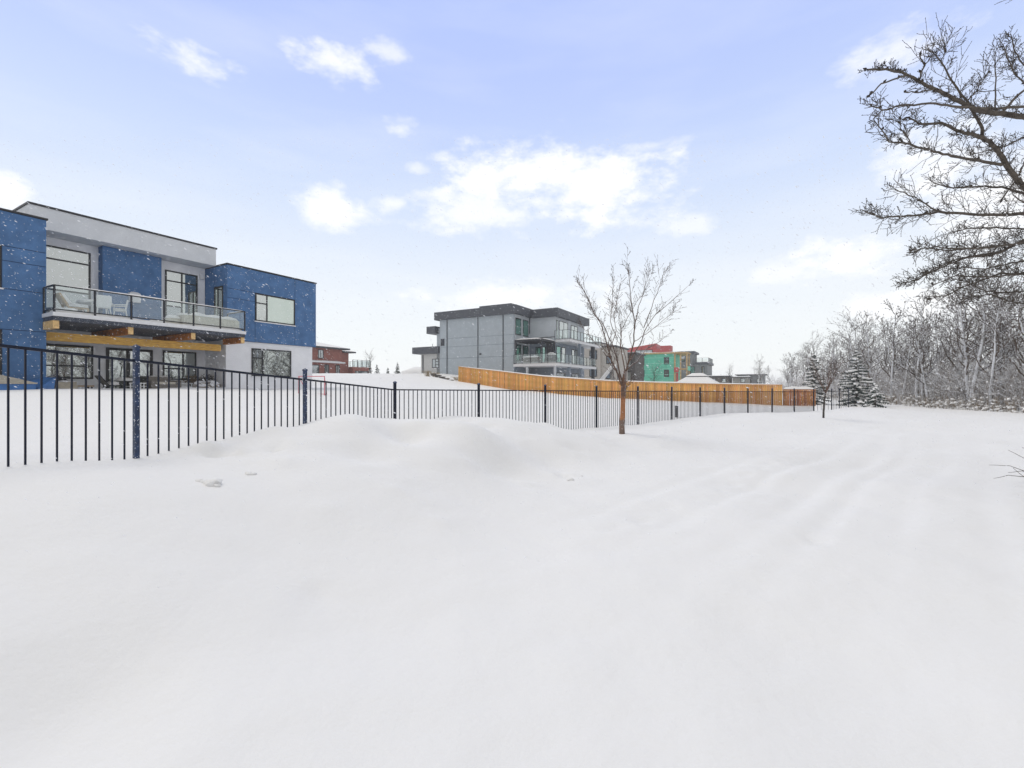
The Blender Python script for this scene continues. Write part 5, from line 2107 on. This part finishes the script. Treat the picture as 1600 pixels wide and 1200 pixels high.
def spruce(x, y, height, rad, seed, label, snow_amt=1.0, bare=False, z=None):
    r = random.Random(seed)
    z = h1(x, y) if z is None else z
    t = thing('spruce_tree', label, 'spruce', (x, y, z))
    tr, nd, sw = MB(), MB(), MB()
    tr.tube([(x, y, z - .2), (x, y, z + height * .5), (x, y, z + height)], [.02 * height + .01, .012 * height, .008], 6)
    nw = max(7, int(height * 4.2))
    for k in range(nw):
        f = (k + .25) / nw
        z00 = z + height * (.06 + .92 * f)
        R_ = rad * (1 - f) ** .85 * r.uniform(.85, 1.1) + .05
        nb = max(4, int(9 - 4 * f))
        for j in range(nb):
            an = 2 * math.pi * (j + r.random() * .7) / nb + k * .8
            L = R_ * r.uniform(.62, 1.15)
            zz = z00 + r.uniform(-.55, .55) * height / nw
            heavy = r.random()
            n = max(3, int(L / .12))
            prev = None
            droop = (.30 - .25 * f) * r.uniform(.5, 1.6)
            for i in range(1, n + 1):
                s = i / n
                p = Vector((x + math.cos(an) * L * s, y + math.sin(an) * L * s, zz - droop * L * s * (1.25 - .5 * s) + r.uniform(-.015, .015)))
                w = (.11 + .10 * L) * (1 - .62 * s)
                side = Vector((-math.sin(an), math.cos(an), 0))
                out = Vector((math.cos(an), math.sin(an), -.15))
                # needle sprays: pairs of thin blades to both sides plus hanging ones
                for sgn in (-1, 1):
                    for q in range(2):
                        e = p + side * sgn * w * r.uniform(.7, 1.25) + out * w * r.uniform(.3, .9) + Vector((0, 0, r.uniform(-.09, .02)))
                        b1 = p - out * .035
                        b2 = p + out * .035
                        i0 = len(nd.v)
                        nd.v += [tuple(b1), tuple(b2 + Vector((0, 0, .025))), tuple(e), tuple(p + Vector((0, 0, -.05)))]
                        nd.f += [(i0, i0 + 1, i0 + 2), (i0, i0 + 2, i0 + 3), (i0 + 1, i0 + 3, i0 + 2)]
                e = p + Vector((r.uniform(-.04, .04), r.uniform(-.04, .04), -.16 * (1 - f * .6)))
                i0 = len(nd.v)
                nd.v += [tuple(p - out * .06), tuple(p + out * .07), tuple(e), tuple(p + side * .03)]
                nd.f += [(i0, i0 + 1, i0 + 2), (i0 + 3, i0 + 2, i0 + 1)]
                if heavy < .8 * snow_amt and r.random() < .55 + .4 * (1 - heavy) and s > .2:
                    sw.blob((p.x, p.y, p.z + .035), (w * r.uniform(.6, 1.15), w * r.uniform(.5, 1.1), .04 + .05 * r.random()), r, 6, 4, .3)
    # leader
    nd.tube([(x, y, z + height * .9), (x, y, z + height * 1.03)], [.05, .008], 5)
    tr.build('trunk', NEEDLE_TRUNK, t)
    nd.build('crown', NEEDLE, t)
    sw.build('snow_load', SNOW, t, smooth=True, kind='stuff')
    return t


spruce((1338 - 800) / F * 34.6, 34.6, 4.35, 1.42, 31, 'large snow-laden spruce at the right end of the black fence')
spruce((1368 - 800) / F * 32, 32, 1.7, .76, 32, 'small round snowy spruce in front of the large one')
spruce((1272 - 800) / F * 37, 37, 4.2, 1.25, 33, 'slim snowy spruce behind the low end of the cedar fence')
for i, (px, Y, hh, lab) in enumerate(((589, 78, 1.9, 'left small dark spruce on the far snow hill beyond the yard'), (606, 82, 1.5, 'middle and smallest dark spruce on the far snow hill'),
                                      (621, 78, 2.3, 'right and tallest dark spruce on the far snow hill'), (578, 72, 1.5, 'little dark spruce below the red house railing'))):
    spruce((px - 800) / F * Y, Y, hh, hh * .25, 40 + i, lab, .35)


def twig_cloud(mb, bd, p, d, L, r, lvl, rad, budr, sides=3):
    """ordered side twigs ending in buds"""
    st = limb(mb, p, d, L, rad, max(.0026, rad * .55), 4, r, .16, .06, sides)
    for (q, qd, qr) in st:
        if lvl > 0:
            for j in range(r.choice((1, 1, 2))):
                twig_cloud(mb, bd, q, side_dir(qd, r.uniform(.5, 1.05), r), L * r.uniform(.30, .55), r, lvl - 1, max(.0030, qr * .75), budr, 3)
        elif r.random() < .75:
            bd.octa(q, side_dir(qd, .7, r), budr * r.uniform(1.3, 2.6), budr * r.uniform(.35, .6))
    bd.octa(st[-1][0], st[-1][1], budr * 2.6, budr * .6)


def young_tree():
    Y = 12.4
    px0 = 972
    x0 = (px0 - 800) / F * Y
    zg = h1(x0, Y)
    t = thing('young_bare_tree', 'young bare tree with peeling orange-brown trunk in front of the fence', 'tree', (x0, Y, zg))
    r = random.Random(77)
    tr, cr, bd = MB(), MB(), MB()
    S = 3.75
    W_ = lambda q, dy=0.0: Vector(((880 + q[0] / S - 800) / F * (Y), Y + dy, EYE + (CY - (380 + q[1] / S)) / F * Y))

    def path(mb, pts, dy1, r0, r1, sides=6, dy0=0.0, fin=3):
        # refine the traced polyline with a little wander
        P_ = [W_(q, dy0 + (dy1 - dy0) * i / (len(pts) - 1)) for i, q in enumerate(pts)]
        out = []
        for i in range(len(P_) - 1):
            for k in range(fin):
                out.append(P_[i].lerp(P_[i + 1], k / fin) + rvec(r) * .012)
        out.append(P_[-1])
        n = len(out)
        rad = [.70 * (r0 + (r1 - r0) * (i / (n - 1)) ** .7) for i in range(n)]
        mb.tube(out, rad, sides, cap=False)
        return [(out[i], (out[i] - out[i - 1]).normalized(), rad[i]) for i in range(1, n)]
    base = W_((345, 1115))
    base.z = zg - .15
    P_ = [base] + [W_(q) for q in ((344, 1060), (349, 1000), (350, 950), (352, 900), (354, 860), (357, 800), (364, 750))]
    tr.tube(P_, [.085, .072, .068, .066, .07, .075, .06, .045], 9)
    limbs = [
        ([(352, 860), (320, 780), (270, 680), (232, 560), (205, 470), (150, 380), (100, 270), (60, 220)], -.5, .042, .006),
        ([(352, 830), (325, 720), (318, 640), (290, 560), (240, 440), (190, 370), (150, 270), (110, 180)], .6, .036, .006),
        ([(364, 760), (385, 680), (420, 560), (425, 430), (405, 300), (395, 180), (380, 60)], .1, .042, .006),
        ([(385, 690), (450, 570), (480, 470), (530, 400), (600, 340), (690, 250)], -.7, .026, .005),
        ([(360, 740), (322, 600), (315, 500), (340, 430), (372, 360)], -.9, .026, .005),
        ([(425, 440), (460, 330), (500, 240), (540, 130), (572, 70)], .7, .02, .005),
        ([(480, 470), (520, 350), (560, 230), (592, 110)], -.3, .018, .005),
        ([(372, 730), (450, 680), (520, 600), (620, 550), (700, 490)], .8, .028, .005),
        ([(300, 740), (230, 600), (170, 520), (130, 440)], .9, .02, .005),
        ([(312, 540), (280, 430), (302, 270), (318, 120)], .5, .018, .005),
        ([(260, 640), (290, 500), (260, 420), (270, 300)], -1.0, .018, .005),
        ([(420, 560), (470, 520), (560, 440), (600, 400)], -1.0, .016, .005),
        ([(362, 800), (390, 700), (370, 560), (378, 440), (360, 300)], 1.0, .022, .005)]
    for i, (pts, dy, r0, r1) in enumerate(limbs):
        pts = [(352 + (q[0] - 352) * .94, 860 + (q[1] - 860) * .94) for q in pts]
        st = path(cr, pts, dy, r0, r1)
        for k, (q, qd, qr) in enumerate(st):
            if k < 3:
                continue
            for _k in range(r.choice((0, 1, 1, 2))):
                td = (side_dir(qd, r.uniform(.3, .75), r) + Vector((0, 0, .25))).normalized()
                twig_cloud(cr, bd, q, td, r.uniform(.2, .62) * (1.15 - .5 * k / len(st)), r, 1, max(.0036, qr * .36), .012)
    # low shoots
    for q, an in (((352, 870), 1.0), ((356, 850), -.9), ((350, 880), 2.4)):
        twig_cloud(cr, bd, W_(q), Vector((math.sin(an), .3, .8)), .55, r, 1, .007, .016)
    tr.build('trunk', BARK_BR, t, smooth=True)
    cr.build('crown', BRANCH_BR, t)
    bd.build('buds', BARK_D, t)


young_tree()


def sapling():
    Y = 20.5
    x0 = (1286.5 - 800) / F * Y
    zg = h1(x0, Y)
    t = thing('bare_sapling', 'thin bare sapling with a snowy stem standing on the path side of the fence', 'tree', (x0, Y, zg))
    r = random.Random(3)
    tr, cr, bd = MB(), MB(), MB()
    top = (x0 + .10, Y, EYE + (CY - 615) / F * Y)
    tr.tube([(x0, Y, zg - .1), (x0 + .01, Y, zg + .4), (x0 + .06, Y, zg + .9), top], [.045, .04, .035, .03], 7)
    p = Vector(top)
    for k in range(11):
        an = k * 2.4
        d = Vector((math.cos(an) * .55, math.sin(an) * .55, 1.0))
        st = limb(cr, p, d, r.uniform(1.0, 1.9), .016, .005, 6, r, .12, .06, 4)
        for (q, qd, qr) in st[1:]:
            if r.random() < .8:
                twig_cloud(cr, bd, q, side_dir(qd, r.uniform(.4, .8), r), r.uniform(.25, .5), r, 1, .006, .018)
    tr.build('trunk', BARK_D, t, smooth=True)
    cr.build('crown', BRANCH_BR, t)
    bd.build('buds', BARK_D, t)


sapling()


def lot_tree(px, Y, hh, seed, label):
    """small bare yard tree far behind the cedar fence"""
    x = (px - 800) / F * Y
    z = h1(x, Y)
    r = random.Random(seed)
    t = thing('bare_yard_tree', label, 'tree', (x, Y, z))
    tr, cr = MB(), MB()
    st = limb(tr, (x, Y, z - .2), (0, 0, 1), hh * .8, .05, .02, 8, r, .05, .03, 5)
    for (q, qd, qr) in st[2:]:
        for k in range(3):
            s2 = limb(cr, q, side_dir(qd, r.uniform(.5, .9), r), hh * r.uniform(.2, .38), .02, .009, 4, r, .15, .08, 3)
            for (w, wd, wr) in s2:
                limb(cr, w, side_dir(wd, .8, r), hh * .12, .012, .008, 2, r, .2, .1, 3)
    tr.build('trunk', BARK_D, t)
    cr.build('crown', BARK_D, t)


lot_tree(1022, 60, 3.6, 4, 'small bare tree in front of the teal house')
lot_tree(1142, 90, 5.2, 5, 'small bare tree between the far low houses')
lot_tree(577, 74, 4.0, 6, 'thin bare tree in front of the red house railing')


def poplar():
    """large poplar standing just outside the picture on the right, its branches reach in"""
    r = random.Random(14)
    TX, TY = 9.9, 7.2
    zg = h1(TX, TY)
    t = thing('poplar_tree', 'large bare poplar reaching in from the right with budded dark branches', 'tree', (TX, TY, zg))
    tr, cr, bd = MB(), MB(), MB()
    tr.tube([(TX + .1, TY, zg - .3), (TX + .05, TY, 2), (TX, TY + .05, 4.5), (TX - .1, TY, 7.5), (TX, TY, 10.5)], [.24, .21, .17, .12, .05], 10)
    S1 = lambda q: (1320 + q[0] / 2.857, 60 + q[1] / 2.857)
    S2 = lambda q: (1400 + q[0] / 4, 380 + q[1] / 4)
    W_ = lambda p, y: Vector(((p[0] - 800) / F * y, y, EYE + (CY - p[1]) / F * y))
    B = [  # traced course, depth at root, depth at tip, radius at root, tip, trunk height where it leaves
        (S1, [(800, 350), (700, 335), (600, 325), (540, 295), (470, 262), (400, 225), (330, 190), (270, 160), (210, 140), (100, 140)], 7.0, 6.0, .050, .011, 1, .9),
        (S1, [(330, 188), (355, 120), (335, 75)], 6.3, 6.2, .014, .008, 0, .3),
        (S1, [(355, 122), (385, 82)], 6.25, 6.1, .009, .007, 0, .2),
        (S1, [(270, 165), (220, 185), (160, 205), (110, 255)], 6.1, 5.9, .014, .008, 0, .3),
        (S1, [(400, 228), (330, 240), (265, 240)], 6.4, 6.2, .012, .007, 0, .3),
        (S1, [(800, 305), (640, 315), (480, 300), (380, 290), (240, 302), (180, 322), (120, 302)], 6.6, 5.9, .024, .008, 1, .4),
        (S1, [(800, 670), (740, 590), (690, 510), (650, 460), (580, 432), (520, 418), (430, 380), (340, 385), (285, 355)], 7.2, 6.6, .058, .010, 1, .9),
        (S1, [(612, 442), (612, 390), (575, 330)], 7.0, 6.9, .026, .020, 0, .5),
        (S1, [(700, 562), (600, 545), (480, 525), (400, 505), (300, 475), (200, 460), (130, 365)], 7.1, 6.2, .028, .007, 0, .9),
        (S1, [(300, 475), (250, 400), (245, 360)], 6.4, 6.3, .010, .006, 0, .6),
        (S1, [(800, 780), (700, 790), (560, 785), (420, 775), (330, 790), (230, 795), (160, 800), (75, 765)], 7.3, 6.3, .034, .007, 1, 1.0),
        (S1, [(410, 772), (310, 710), (220, 670)], 6.8, 6.5, .014, .006, 0, .9),
        (S1, [(800, 695), (700, 665), (600, 660), (480, 670), (390, 640)], 7.6, 7.0, .030, .007, 1, 1.0),
        (S1, [(800, 850), (640, 845), (540, 850), (470, 870)], 7.6, 7.2, .018, .007, 1, .9),
        (S1, [(800, 910), (650, 935), (500, 940), (400, 930), (300, 945)], 7.4, 6.6, .026, .006, 1, 1.0),
        (S1, [(800, 905), (650, 970), (500, 985), (400, 1030), (300, 1085)], 7.8, 7.0, .026, .006, 1, 1.0),
        (S1, [(800, 1050), (650, 1065), (500, 1060), (390, 1100)], 7.7, 7.1, .026, .006, 1, 1.0),
        (S1, [(560, 305), (480, 190), (430, 100), (390, 55)], 6.9, 6.6, .020, .006, 0, .9),
        (S1, [(430, 100), (450, 60), (448, 30)], 6.7, 6.6, .009, .006, 0, .8),
        (S1, [(672, 335), (675, 180), (670, 60)], 7.0, 7.0, .013, .006, 0, .4),
        (S1, [(800, 230), (700, 330)], 7.2, 7.0, .02, .018, 1, .4),
        (S1, [(800, 205), (745, 140), (705, 25)], 7.4, 7.2, .020, .006, 1, 1.0),
        (S1, [(800, 120), (760, 60), (740, -20)], 7.6, 7.4, .02, .006, 1, 1.0),
        (S1, [(800, 440), (720, 480), (640, 500), (560, 520)], 7.9, 7.4, .02, .007, 1, .9),
        (S1, [(800, 560), (760, 640), (700, 720)], 7.9, 7.8, .022, .010, 1, .8),
        (S1, [(540, 290), (590, 230), (640, 150)], 6.8, 6.7, .012, .006, 0, .9),
        (S2, [(800, 0), (640, 15), (480, 35), (330, 45), (180, 30), (90, 60)], 7.8, 7.0, .024, .006, 1, 1.0),
        (S2, [(800, -20), (640, 60), (450, 85), (330, 130), (220, 180), (130, 230), (45, 245)], 7.6, 7.0, .028, .006, 1, 1.0),
        (S2, [(800, 190), (650, 190), (500, 245), (420, 270), (310, 330), (180, 330)], 8.0, 7.4, .026, .006, 1, 1.0),
        (S2, [(800, 300), (680, 310), (560, 300), (440, 240), (300, 205)], 8.3, 7.8, .022, .006, 1, 1.0),
        (S2, [(800, 380), (700, 360), (600, 320), (480, 330), (380, 380)], 8.2, 7.9, .02, .006, 1, 1.0),
        (S2, [(800, 110), (700, 130), (560, 160), (420, 150), (300, 170)], 7.7, 7.3, .02, .006, 1, 1.0),
    ]
    for S, q, y0, y1, r0, r1, root, dens in B:
        n = len(q)
        P_ = [W_(S(p), y0 + (y1 - y0) * i / (n - 1)) for i, p in enumerate(q)]
        if root:      # carry the branch on to the trunk outside the frame
            a = P_[0]
            zt = min(max(a.z + (-.7 if a.z > 2.5 else .1), 1.2), 9.5)
            mid = Vector(((a.x + TX) / 2, (a.y + TY) / 2, (a.z + zt) / 2 + .05))
            P_ = [Vector((TX, TY, zt)), mid] + P_
        out = []
        fin = 4
        for i in range(len(P_) - 1):
            for k in range(fin):
                out.append(P_[i].lerp(P_[i + 1], k / fin) + rvec(r) * .009)
        out.append(P_[-1])
        n = len(out)
        rr0 = r0 * (.95 if root else .85)
        rad = [rr0 + (r1 - rr0) * (i / (n - 1)) ** .9 for i in range(n)]
        cr.tube(out, rad, 6, cap=False)
        for i in range(2, n):
            d = (out[i] - out[i - 1]).normalized()
            if out[i].x / out[i].y > 1.2 and r.random() < .45:
                continue
            if r.random() < dens * 1.05:
                L = r.uniform(.22, .62) * (1 if r1 < .009 else .6) * (1 - .6 * (i / n) ** 2)
                sd = side_dir(d, r.uniform(.45, 1.0), r)
                sd.y *= .7
                twig_cloud(cr, bd, out[i], sd, L * .7, r, 1, max(.0036, rad[i] * .22), .0075)
                for _k in range(r.choice((1, 1, 2, 2))):
                    sd = side_dir(d, r.uniform(.6, 1.2), r)
                    twig_cloud(cr, bd, out[i - 1].lerp(out[i], r.random()), sd, L * r.uniform(.35, .75), r, 1, .0036, .0075)
            if r.random() < .16:
                bd.octa(out[i] + Vector((0, 0, rad[i])), rvec(r) + Vector((0, 0, .6)), .05, .016)
        # fat bud clusters on the stout tips
        if r1 >= .0075:
            for k in range(2):
                bd.octa(out[-1] + rvec(r) * .012, (out[-1] - out[-2]).normalized() + rvec(r) * .5, .055, .014)
    for k in range(26):      # the rest of the crown, round the far sides of the trunk
        zb = 2.2 + 8.0 * (k / 25)
        an = (k * 2.4) % 6.283
        if math.cos(an) < -.25 and zb < 7:
            an = math.pi - an
        d = Vector((math.cos(an), math.sin(an), .45))
        L = 2.9 - 1.5 * k / 25
        st = limb(cr, (TX, TY, zb), d, L, .05 - .025 * k / 25, .010, 9, r, .14, .04, 5)
        for (q, qd, qr) in st[2:]:
            for j in range(2):
                twig_cloud(cr, bd, q, side_dir(qd, r.uniform(.45, 1.0), r), r.uniform(.3, .7), r, 1, max(.004, qr * .35), .008)
    tr.build('trunk', POP, t, smooth=True)
    cr.build('crown', POP, t)
    bd.build('buds', POPBUD, t)


poplar()


def edge_twigs():
    """bare shrub standing just outside the right edge"""
    r = random.Random(8)
    x, y = 9.25, 7.35
    z = h1(x, y)
    t = thing('bare_shrub', 'bare shrub whose thin twigs poke in over the snow at the right edge', 'shrub', (x, y, z))
    mb, bd = MB(), MB()
    for k in range(16):
        an = r.uniform(2.2, 4.2)
        d = Vector((math.cos(an), math.sin(an) * .6, r.uniform(.5, 1.4)))
        st = limb(mb, (x, y, z - .1), d, r.uniform(.7, 1.1), .010, .004, 5, r, .10, -.04, 4)
        for (q, qd, qr) in st[1:]:
            if r.random() < .7:
                limb(mb, q, side_dir(qd, .6, r), .25, .005, .003, 3, r, .15, .02, 3)
    mb.build('stems', POP, t)


edge_twigs()


def snow_clods():
    r = random.Random(12)

    def ground_at(px, py):
        u, v = (px - 800) / F, (CY - py) / F
        y = 3.0
        while y < 30 and EYE + v * y > h1(u * y, y):
            y += .04
        return u * y, y
    for px, py, sz, lab in ((326, 757, .13, 'largest broken snow clod, low on the bank left of centre'), (314, 753, .07, 'small snow clod touching the left of the largest one'),
                            (338, 760, .055, 'crumb of snow just right of the largest clod'), (387, 742, .07, 'single snow clod higher on the bank, right of the largest one'),
                            (890, 750, .09, 'snow clod at the foot of the bank beside the path'), (908, 744, .05, 'crumb of snow to the right of the clod by the path')):
        x, y = ground_at(px, py)
        sz *= .75
        z = h1(x, y)
        mb = MB()
        for k in range(4):
            mb.blob((x + r.uniform(-.6, .6) * sz, y + r.uniform(-.4, .4) * sz, z + sz * r.uniform(-.25, .02)), (sz * r.uniform(.5, 1.0), sz * r.uniform(.5, .9), sz * r.uniform(.35, .6)), r, 8, 6, .22)
        tag(mb.build('snow_clod', SNOW, None, smooth=True), lab, 'snow clod', 'broken snow clods on the bank')


snow_clods()


# ------------------------------------------------------------------ falling snow
def snowfall():
    r = random.Random(99)
    mb = MB()
    n = 34000
    for k in range(n):
        y = 2.5 + 27 * r.random() ** .8
        x = r.uniform(-1.2, 1.2) * y
        z = r.uniform(.3, 1.6 + y * .55)
        s = r.uniform(.0016, .0036) * (1 + y * .055)
        d = Vector((.8, .1, -.5)) + rvec(r) * .14
        mb.octa((x, y, z), d, s * 5.0, s * .9)
    m, nt, bs = new_mat('snowflake')
    nt.nodes.remove(bs)
    df, tl, ms = nt.nodes.new('ShaderNodeBsdfDiffuse'), nt.nodes.new('ShaderNodeBsdfTranslucent'), nt.nodes.new('ShaderNodeMixShader')
    tr = nt.nodes.new('ShaderNodeBsdfTransparent')
    m2 = nt.nodes.new('ShaderNodeMixShader')
    df.inputs[0].default_value = tl.inputs[0].default_value = (.95, .96, .98, 1)
    nt.links.new(df.outputs[0], ms.inputs[1])
    nt.links.new(tl.outputs[0], ms.inputs[2])
    m2.inputs[0].default_value = .85
    nt.links.new(tr.outputs[0], m2.inputs[1])
    nt.links.new(ms.outputs[0], m2.inputs[2])
    nt.links.new(m2.outputs[0], nt.nodes['Material Output'].inputs[0])
    tag(mb.build('falling_snow', m), 'loose snowflakes drifting in the air', kind='stuff')


snowfall()


# ------------------------------------------------------------------ haze
def haze():
    mb = MB().box(-640, 640, -460, 740, GROUND_MIN - 1.0, 14.5)
    m = bpy.data.materials.new('haze')
    m.use_nodes = True
    nt = m.node_tree
    nt.nodes.clear()
    out = nt.nodes.new('ShaderNodeOutputMaterial')
    v = nt.nodes.new('ShaderNodeVolumePrincipled')
    v.inputs['Color'].default_value = (.97, .98, 1.0, 1)
    v.inputs['Density'].default_value = HAZE
    nt.links.new(v.outputs[0], out.inputs['Volume'])
    tag(mb.build('haze', m), 'thin snowy air', kind='stuff')


if HAZE > 0:
    haze()
